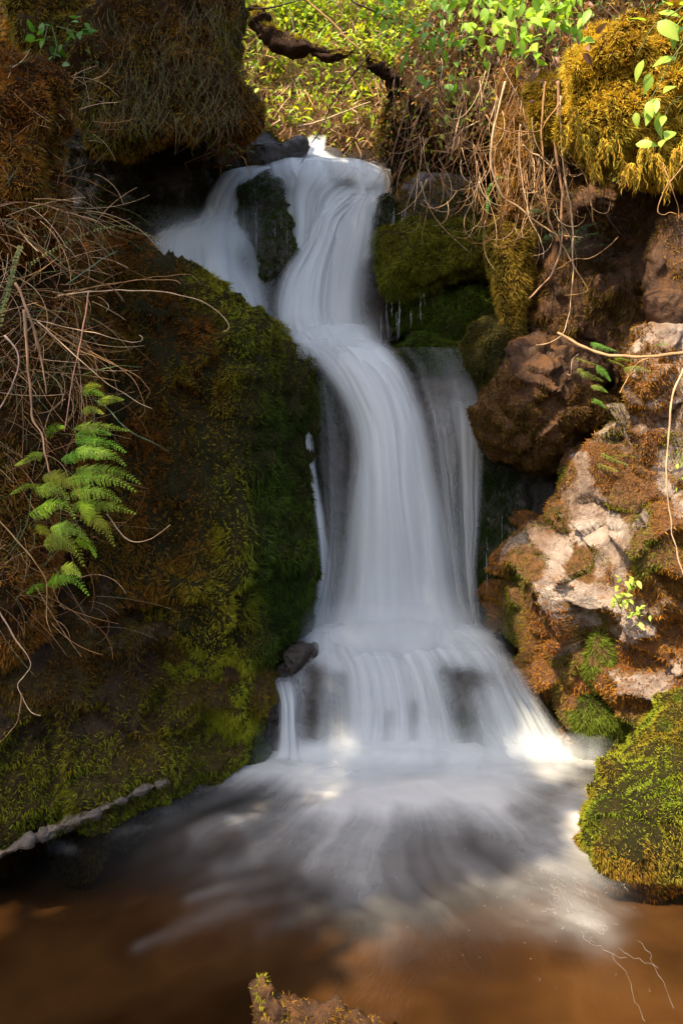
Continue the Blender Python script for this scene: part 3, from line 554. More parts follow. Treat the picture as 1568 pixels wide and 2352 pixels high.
# ------------------------------------------------------------------ water
def water_sheet_material(name, contrast=.55, su=34., sv=.9, colr=(.62, .65, .66), sharp=.0):
    m, n, l, out = mat(name)
    uv = n.new('ShaderNodeUVMap'); uv.uv_map = 'UVMap'
    mp = n.new('ShaderNodeMapping'); mp.inputs['Scale'].default_value = (su, sv * .8, 1); l.new(uv.outputs[0], mp.inputs['Vector'])
    n1 = noise_node(n, l, mp.outputs[0], 1.0, 3, .55)
    mp2 = n.new('ShaderNodeMapping'); mp2.inputs['Scale'].default_value = (su * .28, sv * .6, 1); mp2.inputs['Location'].default_value = (3.1, 1.7, 0); l.new(uv.outputs[0], mp2.inputs['Vector'])
    n2 = noise_node(n, l, mp2.outputs[0], 1.0, 2, .5)
    av = math_node(n, l, 'ADD', math_node(n, l, 'MULTIPLY', n1.outputs['Fac'], .5), math_node(n, l, 'MULTIPLY', n2.outputs['Fac'], 1.0))   # about .75
    k = math_node(n, l, 'ADD', math_node(n, l, 'MULTIPLY', math_node(n, l, 'SUBTRACT', av, .75), contrast * 5), 1.0)
    at = n.new('ShaderNodeAttribute'); at.attribute_name = 'dens'
    # coverage d*k, eased so that thick water stays closed while thin water breaks into threads
    d = at.outputs['Fac']
    kk = math_node(n, l, 'ADD', math_node(n, l, 'MULTIPLY', math_node(n, l, 'SUBTRACT', k, 1.0), math_node(n, l, 'SUBTRACT', 1.18, d)), 1.0)
    al = math_node(n, l, 'MULTIPLY', d, kk, True)
    df = n.new('ShaderNodeBsdfDiffuse'); df.inputs['Color'].default_value = (*colr, 1)
    tr = n.new('ShaderNodeBsdfTranslucent'); tr.inputs['Color'].default_value = (*colr, 1)
    mx = n.new('ShaderNodeMixShader'); mx.inputs[0].default_value = .35; l.new(df.outputs[0], mx.inputs[1]); l.new(tr.outputs[0], mx.inputs[2])
    tp = n.new('ShaderNodeBsdfTransparent')
    m2 = n.new('ShaderNodeMixShader'); l.new(al, m2.inputs[0]); l.new(tp.outputs[0], m2.inputs[1]); l.new(mx.outputs[0], m2.inputs[2])
    l.new(m2.outputs[0], out.inputs['Surface'])
    return m
M['fall'] = water_sheet_material('falling_water', .36, 18, .45)
M['core'] = water_sheet_material('thick_falling_water', .26, 11, .35)
M['veil'] = water_sheet_material('thin_falling_water', .85, 30, .5)
M['spray'] = water_sheet_material('spray', .12, 6, 2.0)
M['drip'] = water_sheet_material('water_threads', .1, 3, 1.0)
m, n, l, out = mat('foam'); b = n.new('ShaderNodeBsdfDiffuse'); b.inputs['Color'].default_value = (.5, .47, .43, 1); l.new(b.outputs[0], out.inputs['Surface']); M['white'] = m  # matte white that paints the sun-glint trails on the pool

FALLS = empty('waterfall', P(900, 1740, 3.0))
tag(FALLS, 'silky white waterfall tumbling in tiers between mossy rocks into the pool', 'waterfall')
def sheet(name, rows, m='fall', nr=150, nc=64, bulge=.05, fold=.02, edge=.12, seed=0, dens=None, wob=5., skew=0., drop=0.):
    # rows: (row, left column, right column, depth, density) down the flow
    r = crom([(a[0], a[1], a[2], a[3], a[4]) for a in rows], nr) if False else None
    rows = np.array(rows, float); tt = np.zeros(len(rows))
    tt[1:] = np.cumsum(np.hypot(np.diff(rows[:, 0]), np.diff((rows[:, 1] + rows[:, 2]) / 2))); T = np.linspace(0, tt[-1], nr)
    q = np.concatenate([2 * rows[:1] - rows[1:2], rows, 2 * rows[-1:] - rows[-2:-1]])
    i = np.clip(np.searchsorted(tt, T, side='right') - 1, 0, len(rows) - 2); uu = ((T - tt[i]) / (tt[i + 1] - tt[i]))[:, None]
    a, b, c, d = q[i], q[i + 1], q[i + 2], q[i + 3]
    C = .5 * (2 * b + (c - a) * uu + (2 * a - 5 * b + 4 * c - d) * uu ** 2 + (3 * b - a - 3 * c + d) * uu ** 3)
    u = np.linspace(0, 1, nc)[None, :]; V = (T / F * 3.5)[:, None]
    U = np.broadcast_to(u, (nr, nc)); VV = np.broadcast_to(V, (nr, nc))
    ns = fbm(np.stack([U.ravel() * 7, VV.ravel() * .9, np.full(U.size, seed * 3.7)], -1), seed, 3).reshape(nr, nc)
    n2 = fbm(np.stack([U.ravel() * 3, VV.ravel() * 2.5, np.full(U.size, seed * 1.7)], -1), seed + 9, 3).reshape(nr, nc)
    px = C[:, 1:2] + (C[:, 2:3] - C[:, 1:2]) * u + wob * n2
    py = C[:, 0:1] + skew * (u - .5) + drop * np.clip((u - .62) / .38, 0, 1) ** 2.2 + .5 * drop * np.clip((.25 - u) / .25, 0, 1) ** 2
    Yv = C[:, 3:4] - bulge * (1 - (2 * u - 1) ** 2) - fold * ns
    e = sstep(0, edge, u - .03 * np.abs(ns)) * sstep(0, edge, 1 - u - .03 * np.abs(ns))
    dn = np.clip(C[:, 4:5], 0, 1.2) * e
    if dens is not None: dn = dn * dens(px, py)
    v = P(px, py, Yv).reshape(-1, 3)
    k = np.arange(nr - 1)[:, None] * nc + np.arange(nc - 1)[None, :]
    f = np.stack([k, k + nc, k + nc + 1, k + 1], -1).reshape(-1, 4)
    wid = (C[:, 2:3] - C[:, 1:2]).mean() / 300.
    uv = np.stack([(U * wid + seed * 1.37).ravel(), (VV + seed * .7).ravel()], -1)
    return build(name, v, f, M[m], FALLS, smooth=True, attr={'dens': np.clip(dn, 0, 1).ravel()}, uv=uv)

# the stream coming down behind the lip, and the lip itself
sheet('stream', [(308, 706, 750, 4.80, .0), (318, 700, 752, 4.74, .55), (332, 672, 752, 4.62, .95), (350, 628, 762, 4.45, 1), (368, 606, 800, 4.22, .8), (380, 600, 830, 4.16, .3)], 'fall', 60, 50, .02, .03, .2, 1, wob=4)
up = lambda px, py: 1 - .85 * np.exp(-((px - 800) / 30) ** 2 - ((py - 420) / 16) ** 2)
sheet('upper_fall', [(362, 600, 892, 4.19, .45), (372, 604, 894, 4.10, .72), (395, 612, 896, 4.03, .70), (440, 644, 900, 3.99, .66), (490, 656, 896, 3.96, .64), (540, 660, 880, 3.94, .66), (600, 645, 820, 3.90, .6), (640, 640, 760, 3.86, .2)], 'veil', 110, 90, .03, .03, .09, 2, up, drop=34)
sheet('upper_fall_layer', [(366, 630, 880, 4.12, .3), (395, 632, 885, 4.0, .45), (450, 646, 790, 3.95, .68), (520, 656, 760, 3.92, .72), (580, 650, 750, 3.9, .65), (640, 640, 740, 3.86, .2)], 'veil', 110, 70, .03, .03, .15, 3, up, drop=30)
# the strong middle cascade that fans out from the right shoulder
sheet('middle_fall', [(436, 790, 890, 3.93, .1), (455, 760, 882, 3.90, .55), (490, 715, 876, 3.86, .72), (540, 690, 872, 3.82, .78), (600, 648, 870, 3.79, .82), (650, 624, 870, 3.77, .9), (700, 618, 868, 3.75, .98), (750, 614, 880, 3.73, .95), (790, 634, 905, 3.69, .6), (830, 680, 930, 3.64, .0)], 'core', 140, 90, .05, .025, .32, 4,
      lambda px, py: 1 - .45 * np.exp(-((px - 850 + .12 * (py - 700)) / 46) ** 2) * sstep(520, 640, py))
sheet('middle_fall_layer', [(455, 760, 850, 3.90, .2), (500, 715, 800, 3.85, .6), (560, 690, 780, 3.80, .7), (640, 632, 770, 3.74, .85), (720, 616, 770, 3.70, .95), (780, 630, 800, 3.67, .8), (820, 680, 840, 3.64, .2)], 'fall', 120, 60, .05, .03, .3, 5)
# left branch and its fan
sheet('left_chute', [(380, 560, 660, 4.14, .4), (393, 512, 620, 4.08, .85), (430, 482, 572, 4.03, .95), (480, 456, 560, 4.0, .95), (525, 430, 570, 3.96, .8), (560, 420, 570, 3.92, .1)], 'fall', 80, 50, .04, .02, .3, 6)
fanh = lambda px, py: 1 - .55 * np.exp(-((px - 555 - .25 * (py - 600)) / 22) ** 2 - ((py - 600) / 55) ** 2)
sheet('left_fan', [(490, 440, 560, 3.99, .05), (512, 385, 590, 3.95, .5), (545, 340, 612, 3.90, .85), (590, 330, 630, 3.85, .88), (650, 336, 640, 3.80, .85), (710, 366, 645, 3.76, .8), (770, 440, 645, 3.73, .5), (800, 480, 660, 3.7, .2)], 'fall', 120, 80, .08, .05, .3, 7, fanh)
sheet('left_chute_layer', [(384, 545, 640, 4.10, .3), (397, 505, 600, 4.04, .6), (440, 482, 560, 3.99, .7), (490, 462, 550, 3.96, .7), (530, 430, 560, 3.92, .5), (570, 400, 570, 3.88, .1)], 'core', 80, 50, .04, .02, .4, 19)
sheet('left_fan_layer', [(500, 440, 575, 3.96, .1), (540, 345, 600, 3.90, .65), (600, 340, 590, 3.82, .6), (680, 370, 630, 3.77, .5), (760, 450, 640, 3.72, .3)], 'fall', 100, 60, .06, .03, .25, 8)
# the main fall
sheet('main_fall', [(745, 600, 880, 3.74, .3), (775, 630, 885, 3.66, .85), (805, 676, 920, 3.58, .96), (845, 712, 950, 3.53, 1), (900, 748, 975, 3.50, 1), (960, 778, 996, 3.48, 1), (1040, 788, 1015, 3.46, 1), (1140, 774, 1040, 3.44, .98), (1260, 756, 1066, 3.42, .94), (1370, 738, 1092, 3.40, .92), (1450, 712, 1124, 3.36, .9), (1490, 700, 1140, 3.3, .3)], 'core', 220, 110, .10, .022, .28, 10,
      lambda px, py: 1 - .18 * np.exp(-((px - 930) / 25) ** 2) * sstep(1180, 1320, py) )
sheet('main_fall_layer', [(780, 640, 880, 3.62, .3), (830, 700, 925, 3.52, .8), (900, 755, 955, 3.46, .9), (1000, 790, 985, 3.42, .9), (1150, 790, 1010, 3.38, .7), (1300, 775, 1040, 3.36, .55), (1440, 745, 1080, 3.32, .6), (1490, 700, 1120, 3.28, .2)], 'fall', 200, 80, .08, .02, .34, 11)
sheet('left_ribbon', [(782, 640, 690, 3.64, .2), (830, 672, 716, 3.58, .45), (900, 684, 712, 3.52, .5), (1000, 692, 718, 3.50, .5), (1100, 700, 732, 3.48, .6), (1200, 716, 750, 3.46, .7), (1300, 718, 765, 3.44, .55), (1400, 705, 765, 3.42, .55), (1465, 690, 770, 3.38, .4)], 'veil', 150, 30, .02, .01, .45, 12)
sheet('left_skirt', [(820, 690, 770, 3.58, .1), (900, 705, 800, 3.54, .12), (1050, 722, 810, 3.50, .12), (1200, 735, 800, 3.47, .2), (1330, 725, 800, 3.44, .35), (1460, 690, 790, 3.40, .5)], 'veil', 120, 40, .02, .02, .3, 13)
sheet('right_veil', [(798, 890, 1080, 3.58, .05), (840, 930, 1095, 3.56, .08), (900, 950, 1110, 3.53, .14), (960, 970, 1114, 3.51, .32), (1060, 990, 1114, 3.49, .36), (1200, 1010, 1108, 3.47, .34), (1320, 1030, 1100, 3.45, .40), (1440, 1050, 1110, 3.42, .3)], 'veil', 150, 60, .03, .03, .2, 14)
# the lower cascade
hole = lambda px, py: 1 - np.clip(.95 * seg(px, py, 722, 1550, 714, 1690, 36) * sstep(1735, 1690, py) + .55 * seg(px, py, 780, 1560, 775, 1680, 24) + .88 * seg(px, py, 1060, 1590, 1075, 1700, 60) + .4 * seg(px, py, 1020, 1540, 1130, 1560, 26) + .35 * seg(px, py, 950, 1620, 945, 1700, 14) + .4 * seg(px, py, 895, 1640, 890, 1700, 12) + .9 * seg(px, py, 665, 1515, 700, 1500, 26), 0, .95)
sheet('lower_fall', [(1432, 700, 1120, 3.36, .3), (1452, 660, 1150, 3.30, .85), (1480, 640, 1172, 3.22, .92), (1510, 640, 1182, 3.14, .85), (1560, 640, 1196, 3.06, .78), (1620, 640, 1228, 3.00, .74), (1680, 630, 1266, 2.96, .78), (1725, 620, 1312, 2.92, .82), (1760, 610, 1330, 2.86, .2)], 'fall', 140, 130, .05, .03, .14, 15, hole)
sheet('lower_fall_layer', [(1450, 700, 1100, 3.26, .3), (1490, 700, 1160, 3.14, .55), (1540, 720, 1190, 3.05, .45), (1620, 720, 1230, 2.98, .42), (1700, 700, 1270, 2.93, .5), (1750, 680, 1320, 2.86, .2)], 'veil', 120, 110, .05, .04, .14, 16, hole)
sheet('right_chute', [(1500, 1100, 1180, 3.12, .1), (1540, 1120, 1205, 3.02, .3), (1600, 1145, 1240, 2.97, .45), (1660, 1170, 1280, 2.93, .52), (1720, 1190, 1330, 2.88, .6), (1750, 1210, 1340, 2.85, .3)], 'fall', 80, 50, .04, .02, .35, 17)
sheet('side_trickle', [(1556, 610, 680, 3.06, .15), (1580, 618, 690, 3.02, .6), (1620, 630, 690, 2.98, .8), (1680, 634, 690, 2.95, .85), (1730, 625, 700, 2.92, .8), (1752, 600, 720, 2.88, .2)], 'fall', 80, 36, .04, .02, .35, 18)
# spray where the water lands: low mounds of foam standing on the step and on the pool
def puff(name, x0, x1, y0, y1, Y, amt, seed, bul=.10, pw=1.0):
    ym = (y0 + y1) / 2
    return sheet(name, [(y0, x0, x1, Y + .05, 0), (y0 * .6 + ym * .4, x0, x1, Y + .02, amt * .45), (ym, x0, x1, Y, amt), (y1 * .5 + ym * .5, x0, x1, Y - .03, amt * .6), (y1, x0, x1, Y - .05, 0)], 'spray', 40, 70, bul, .03, .42, seed, wob=10)
puff('spray', 620, 1200, 1380, 1540, 3.20, .55, 30)
puff('spray', 700, 1130, 1330, 1500, 3.26, .3, 31)
puff('spray', 540, 1340, 1655, 1800, 2.88, .5, 32)
puff('spray', 600, 1220, 1690, 1790, 2.83, .55, 33)
puff('spray', 560, 1000, 1710, 1830, 2.76, .35, 38)
puff('spray', 900, 1400, 1710, 1820, 2.78, .35, 39)
puff('spray', 1080, 1450, 1680, 1775, 2.88, .6, 34)
puff('spray', 590, 900, 720, 850, 3.58, .35, 35)
puff('spray', 320, 640, 470, 600, 3.84, .3, 36)
puff('spray', 560, 920, 345, 440, 3.98, .2, 37)
# loose threads of water dripping beside the falls
drips = Acc(); DV = []; DT = []; DD = []; DU = []; dn_ = 0
for k in range(34):
    reg = [(872, 985, 640, 800, 3.70), (872, 925, 440, 530, 3.84), (555, 660, 450, 620, 3.80), (672, 720, 1390, 1480, 3.38), (1100, 1160, 1100, 1420, 3.36), (700, 760, 1300, 1470, 3.38)][[0, 0, 0, 1, 2, 2, 3, 4, 5][k % 9]]
    x = RNG.uniform(reg[0], reg[1]); y0 = RNG.uniform(reg[2], reg[2] + .5 * (reg[3] - reg[2])); y1 = RNG.uniform(y0 + .3 * (reg[3] - y0), reg[3])
    nn_ = 16; yy = np.linspace(y0, y1, nn_); xx = x + np.cumsum(RNG.normal(0, .5, nn_)); wv = RNG.uniform(.5, 1.2) * (.4 + .6 * np.abs(np.sin(np.linspace(0, 9, nn_) + k)))
    vv = np.concatenate([P(xx - wv, yy, reg[4]), P(xx + wv, yy, reg[4] - .004)]); j = np.arange(nn_ - 1)
    DV.append(vv); DT.append(np.stack([j, j + 1, j + nn_ + 1, j + nn_], -1) + dn_); dn_ += len(vv)
    DD.append(np.tile(RNG.uniform(.15, .5) * np.sin(np.linspace(.15, 3.0, nn_)) , 2)); DU.append(np.stack([np.repeat([0, 1.], nn_) + k, np.tile(yy * .01, 2)], -1))
dob = build('drips', np.concatenate(DV), np.concatenate(DT), M['drip'], FALLS, smooth=True, attr={'dens': np.concatenate(DD)}, uv=np.concatenate(DU)); dob['kind'] = 'stuff'

# the pool: stream bed below, water surface with drifting foam above
m, n, l, out = mat('pool_bed'); g = n.new('ShaderNodeNewGeometry')
n1 = noise_node(n, l, g.outputs['Position'], 1.9, 3, .5); r1 = ramp(n, [(.30, (.035, .023, .014)), (.46, (.085, .056, .031)), (.60, (.17, .115, .058)), (.72, (.13, .072, .038))]); l.new(n1.outputs['Fac'], r1.inputs['Fac'])
b = n.new('ShaderNodeBsdfDiffuse'); l.new(r1.outputs[0], b.inputs['Color']); l.new(b.outputs[0], out.inputs['Surface']); M['bed'] = m
bx, by = np.meshgrid(np.linspace(-2.4, 2.6, 120), np.linspace(-3, 3.4, 150)); pb = np.stack([bx.ravel(), by.ravel(), np.zeros(bx.size)], -1)
pb[:, 2] = -.11 + .04 * fbm(pb * 2.5, 61, 4) + .10 * sstep(.2, 1.4, pb[:, 0]) * sstep(2.6, 1.4, pb[:, 1]) - .05 * sstep(.1, -.9, pb[:, 0])
pb[:, 2] = np.minimum(pb[:, 2], -.03)
i = np.arange(149)[:, None] * 120 + np.arange(119)[None, :]
bed = build('stream_bed', pb, np.stack([i, i + 1, i + 121, i + 120], -1).reshape(-1, 4), M['bed'], smooth=True); bed['kind'] = 'structure'

m, n, l, out = mat('pool_water')
uv = n.new('ShaderNodeUVMap'); uv.uv_map = 'UVMap'
mp = n.new('ShaderNodeMapping'); mp.inputs['Scale'].default_value = (17, 1.5, 1); l.new(uv.outputs[0], mp.inputs['Vector'])
n1 = noise_node(n, l, mp.outputs[0], 1, 5, .62)
g = n.new('ShaderNodeNewGeometry'); n2 = noise_node(n, l, g.outputs['Position'], 30, 4, .6)
sv_ = math_node(n, l, 'ADD', math_node(n, l, 'MULTIPLY', n1.outputs['Fac'], .72), math_node(n, l, 'MULTIPLY', n2.outputs['Fac'], .28))
k1 = math_node(n, l, 'ADD', math_node(n, l, 'MULTIPLY', math_node(n, l, 'SUBTRACT', sv_, .5), 2.2), 1.0)
at = n.new('ShaderNodeAttribute'); at.attribute_name = 'foam'; dd = at.outputs['Fac']
kk = math_node(n, l, 'ADD', math_node(n, l, 'MULTIPLY', math_node(n, l, 'SUBTRACT', k1, 1.0), math_node(n, l, 'SUBTRACT', 1.05, dd)), 1.0)
fa = math_node(n, l, 'MULTIPLY', dd, kk, True)
tp = n.new('ShaderNodeBsdfTransparent'); tp.inputs['Color'].default_value = (.62, .50, .38, 1)
gl = n.new('ShaderNodeBsdfGlossy'); gl.inputs['Roughness'].default_value = .10
bp = n.new('ShaderNodeBump'); bp.inputs['Strength'].default_value = .25; bp.inputs['Distance'].default_value = .02; l.new(n1.outputs['Fac'], bp.inputs['Height']); l.new(bp.outputs[0], gl.inputs['Normal'])
fr = n.new('ShaderNodeFresnel'); fr.inputs['IOR'].default_value = 1.33
wm = n.new('ShaderNodeMixShader'); l.new(fr.outputs[0], wm.inputs[0]); l.new(tp.outputs[0], wm.inputs[1]); l.new(gl.outputs[0], wm.inputs[2])
fd = n.new('ShaderNodeBsdfDiffuse'); fd.inputs['Color'].default_value = (.47, .46, .44, 1)
fm = n.new('ShaderNodeMixShader'); l.new(fa, fm.inputs[0]); l.new(wm.outputs[0], fm.inputs[1]); l.new(fd.outputs[0], fm.inputs[2]); l.new(fm.outputs[0], out.inputs['Surface'])
M['pool'] = m
gx = np.concatenate([np.linspace(-2.4, -1.35, 12)[:-1], np.linspace(-1.35, 1.5, 200), np.linspace(1.5, 2.6, 12)[1:]])
gy = np.concatenate([np.linspace(-3, 1.4, 30)[:-1], np.linspace(1.4, 3.3, 150)])
X, Yy = np.meshgrid(gx, gy); pw_ = np.stack([X.ravel(), Yy.ravel(), np.zeros(X.size)], -1)
qx, qy = proj(pw_)
wp = pw_ * np.array([1, 1.6, 1]); qx0, qy0 = qx, qy
qx = qx + 55 * fbm(wp * 2.2, 75, 4); qy = qy + 26 * fbm(wp * 2.6, 76, 4)
th = np.arctan2(pw_[:, 0] - .12, 3.15 - pw_[:, 1]) + .13 * fbm(wp * 1.7, 77, 4) * sstep(.2, 1.0, np.hypot(pw_[:, 0] - .12, 3.15 - pw_[:, 1])); rr = np.hypot(pw_[:, 0] - .12, 3.15 - pw_[:, 1])
fo = 0
for s in [(590, 1748, 1290, 1748, 34, 36, .95), (1290, 1742, 1415, 1735, 26, 14, .7), (720, 1795, 1120, 1800, 50, 52, .7), (1000, 1800, 1140, 1800, 40, 40, .35), (560, 1780, 700, 1790, 26, 40, .35),
          (960, 1850, 700, 1872, 30, 24, .30), (740, 1868, 540, 1905, 20, 20, .30), (540, 1905, 400, 1935, 18, 14, .16), (860, 1900, 790, 1990, 110, 80, .34), (790, 1990, 760, 2060, 80, 60, .16),
          (700, 1940, 480, 1990, 26, 20, .13), (700, 1990, 420, 2075, 26, 20, .13), (640, 2060, 300, 2180, 24, 16, .12), (820, 2040, 600, 2140, 40, 24, .08), (760, 1900, 560, 1950, 30, 26, .13), (700, 1960, 500, 2030, 120, 90, .07),
          (1060, 1850, 1160, 1880, 60, 50, .30), (1150, 1820, 1330, 1770, 34, 30, .65), (1330, 1850, 1350, 1960, 40, 34, .85), (1240, 1940, 1350, 2000, 60, 50, .36), (1180, 1880, 1320, 1900, 50, 50, .25), (1260, 2000, 1370, 2110, 60, 50, .26), (1330, 2100, 1420, 2180, 40, 36, .12), (900, 2020, 1200, 1990, 50, 50, .16), (1100, 2060, 1290, 2140, 50, 40, .10), (1000, 2060, 900, 2130, 80, 70, .08),
          (110, 1950, 150, 1956, 10, 10, .10), (240, 1912, 300, 1900, 12, 10, .07), (400, 1870, 520, 1850, 20, 18, .08)]:
    fo = fo + s[6] * seg(qx, qy, *s[:6])
st = fbm(np.stack([th * 9, rr * 1.6, 0 * rr], -1), 71, 4); bl = fbm(pw_ * np.array([3, 3, 1]), 72, 4)
gs = 1.3 * np.exp(-(np.maximum(rr - .20, 0) / .42) ** 2.0) + .12 * np.exp(-(rr / 1.05) ** 4)
fo = np.clip((.62 * fo + .75 * gs) * (1 + (.10 + .5 * sstep(.35, 1.0, rr)) * st + .28 * bl), 0, .97)
dark = seg(qx, qy, 600, 1850, 450, 1860, 50, 40) * .5 + seg(qx, qy, 1180, 1850, 1240, 1880, 30) * .4
fo = fo * (1 - np.clip(dark, 0, 1)) * (pw_[:, 1] > 1.2)
pw_[:, 2] = .012 * bl * (pw_[:, 1] > 1) + .015 * fo
ny, nx = X.shape; i = np.arange(ny - 1)[:, None] * nx + np.arange(nx - 1)[None, :]
pool = build('pool_water', pw_, np.stack([i, i + 1, i + nx + 1, i + nx], -1).reshape(-1, 4), M['pool'], smooth=True, attr={'foam': fo}, uv=np.stack([th, rr], -1)); pool['kind'] = 'structure'
# ------------------------------------------------------------------ plants, roots, twigs
TAN = (.38, .21, .09); PALE = (.52, .35, .20); BRN = (.16, .075, .032); DARKT = (.055, .032, .02); GRS = (.10, .14, .05)
def twig(name, path, Y, rpx, colr, label, cat='twig', group=None, Y2=None, wig=1.0, taper=.5, n=None):
    n = n or max(20, int(6 * len(path)))
    c = crom([tuple(a) for a in path], n)
    yy = np.linspace(Y, Y if Y2 is None else Y2, n) + .015 * np.sin(np.linspace(0, 5, n) + path[0][0])
    v = P(c[:, 0], c[:, 1], yy)
    v = v + wig * .004 * np.stack([vnoise(v * 22 + 7 * q, 300 + q) for q in range(3)], -1)
    r = rpx / F * Y * np.linspace(1, taper, n) * (1 + .40 * vnoise(v * 45, 305)) * .82
    tv, tt = tube_mesh(v, r, 5)
    cc = np.array(colr) * (1 + .35 * vnoise(tv * 40, 306)[:, None])
    o = build(name, tv, tt, M['dry'], None, col=cc, smooth=True, origin=v[0]); tag(o, label, cat, group); return o
c5 = lambda L: [(1081.7 + .32 * x, 188.1 + .32 * y) for x, y in L]
c3 = lambda L: [(470.3 + .36 * x, .36 * y) for x, y in L]
cl = lambda L: [(.5 * x, 470.3 + .5 * y) for x, y in L]
cb = lambda L: [(.5 * x, 1128.7 + .5 * y) for x, y in L]
cf = lambda L: [(.27 * x, 799.5 + .27 * y) for x, y in L]
G1 = 'roots hanging over the right bank'
for path, Y, r, cc, lb in [
    ([(240, 0), (190, 200), (150, 400), (140, 540), (165, 700), (230, 820), (330, 890), (430, 980), (520, 1045), (620, 1095), (800, 1120)], 3.05, 3.2, PALE, 'long pale root sweeping down past the golden moss column'),
    ([(690, 0), (640, 150), (540, 270), (500, 340), (420, 360), (300, 358)], 2.95, 2.6, TAN, 'tan root hooking back across the moss column'),
    ([(105, 240), (160, 310), (240, 360), (380, 375), (520, 365)], 3.1, 2.4, TAN, 'shallow bowl-shaped root crossing in front of the moss column'),
    ([(350, 300), (345, 520), (365, 700), (390, 860), (430, 1000), (490, 1120), (520, 1200), (515, 1265)], 3.0, 2.0, PALE, 'thin pale root dangling just beside the moss column'),
    ([(505, 680), (520, 740), (470, 785), (400, 800), (360, 795), (355, 775), (380, 772), (392, 800)], 2.98, 1.8, PALE, 'small root curled into a loop'),
    ([(530, 0), (500, 300), (510, 500), (525, 700), (540, 860), (560, 980), (600, 1080), (680, 1220), (740, 1330), (800, 1430), (835, 1505), (760, 1525), (665, 1530)], 2.92, 3.0, TAN, 'long tan root ending in a sharp elbow to one side'),
    ([(620, 0), (625, 200), (600, 450), (640, 700), (650, 850), (645, 1000), (650, 1080), (630, 1250), (580, 1370), (500, 1470), (410, 1555)], 2.98, 5.0, (.30, .17, .10), 'thickest hanging root, its pale broken end pointing at the pillar'),
    ([(640, 100), (640, 300), (660, 600), (690, 780), (720, 950), (725, 1150), (728, 1300), (715, 1550), (690, 1720), (640, 1815), (560, 1870), (465, 1888)], 2.85, 2.8, PALE, 'longest pale root curling towards the brown boulder at its end'),
    ([(770, 0), (735, 250), (745, 420), (780, 450), (830, 430)], 2.9, 2.2, TAN, 'tan root with a short upturned hook beside the moss curtain'),
    ([(650, 180), (660, 420), (690, 500), (760, 590), (820, 700), (860, 850), (875, 1010)], 2.9, 2.2, TAN, 'slanting tan root ending above the dark fern'),
    ([(760, 600), (850, 720), (935, 790), (870, 815), (790, 770)], 2.92, 1.5, PALE, 'fine root bent into a narrow point'),
    ([(370, 455), (430, 510), (500, 545), (610, 650)], 3.0, 2.6, PALE, 'short straight root slanting between the hanging roots'),
    ([(1600, 480), (1515, 600), (1450, 690), (1380, 770), (1350, 870), (1340, 940), (1380, 960), (1420, 940), (1475, 955)], 2.5, 2.2, TAN, 'sunlit zigzag root under the golden moss curtain'),
    ([(1380, 580), (1400, 680), (1450, 800), (1480, 900), (1490, 990)], 2.5, 1.8, TAN, 'straight thin root hanging below the moss curtain'),
    ([(820, 780), (850, 830), (870, 900), (930, 940), (980, 930), (1000, 860)], 2.9, 1.5, PALE, 'thin root with a wide upward curl'),
    ([(1055, 1115), (960, 1200), (850, 1260), (730, 1280), (610, 1350)], 2.9, 1.6, TAN, 'thin bare stem reaching sideways under the dark fern')]:
    twig('hanging_root', c5(path), Y, r, cc, lb, 'root', G1, n=60)
twig('curved_branch', c5([(620, 1800), (760, 1880), (900, 1940), (1060, 1970), (1260, 1970), (1520, 1945), (1700, 1930)]), 2.72, 4.2, (.36, .22, .11), 'smooth tan branch curving out over the ferns on the right', 'branch', None, 2.3, n=50, taper=1.1)
twig('forked_twig', c5([(1270, 1985), (1190, 2020), (1130, 2100), (1070, 2230)]), 2.55, 2.0, TAN, 'short twig hanging down from the curved branch')
twig('dangling_vine', [(1600, 790), (1568, 850), (1545, 900), (1533, 1000), (1530, 1120), (1545, 1230), (1570, 1330), (1600, 1420)], 2.25, 3.4, PALE, 'pale bare vine hanging in front of the sunlit rock', 'vine', n=50)
twig('curled_twig', c5([(690, 2100), (715, 2105), (730, 2000), (770, 1950)]), 2.7, 1.3, PALE, 'tiny pale curled twig on the brown boulder')
# twigs at the head of the falls
twig('dark_twig', c3([(1060, 340), (960, 450), (860, 590), (800, 690), (740, 830), (680, 910), (650, 980), (610, 1040)]), 4.0, 2.6, DARKT, 'dark bent twig dipping to the lip of the upper fall', n=50)
twig('pale_twig', c3([(590, 810), (720, 780), (900, 710), (1060, 650)]), 4.3, 3.0, PALE, 'straight pale twig lying above the head of the falls')
twig('tan_branch', c3([(560, -60), (640, 0), (820, 150), (900, 240), (1000, 320)]), 4.6, 4.0, TAN, 'straight tan branch slanting through the bright leaves', 'branch')
twig('dark_twig', c3([(150, 30), (230, 50), (350, 55), (450, 45), (600, 0), (700, -60)]), 4.2, 3.0, DARKT, 'dark sagging twig along the upper edge above the log')
twig('dark_twig', c3([(900, -30), (970, 20), (1100, 80), (1200, 150), (1310, 210)]), 4.0, 3.0, DARKT, 'dark straight twig slanting across the bright leaves towards the right')
for k, (pth, lb) in enumerate([([(1420, 620), (1320, 850), (1230, 1090)], 'stiff reddish stem leaning beside the upper fall'), ([(1300, 640), (1220, 900), (1190, 1060)], 'short brown stem behind the leaning reddish stem'), ([(1500, 300), (1480, 480), (1500, 640), (1530, 800)], 'thin tan stem hanging over the root bank')]):
    twig('thin_stem', c3(pth), 3.85, 2.2, (.22, .12, .07), lb, 'stem')
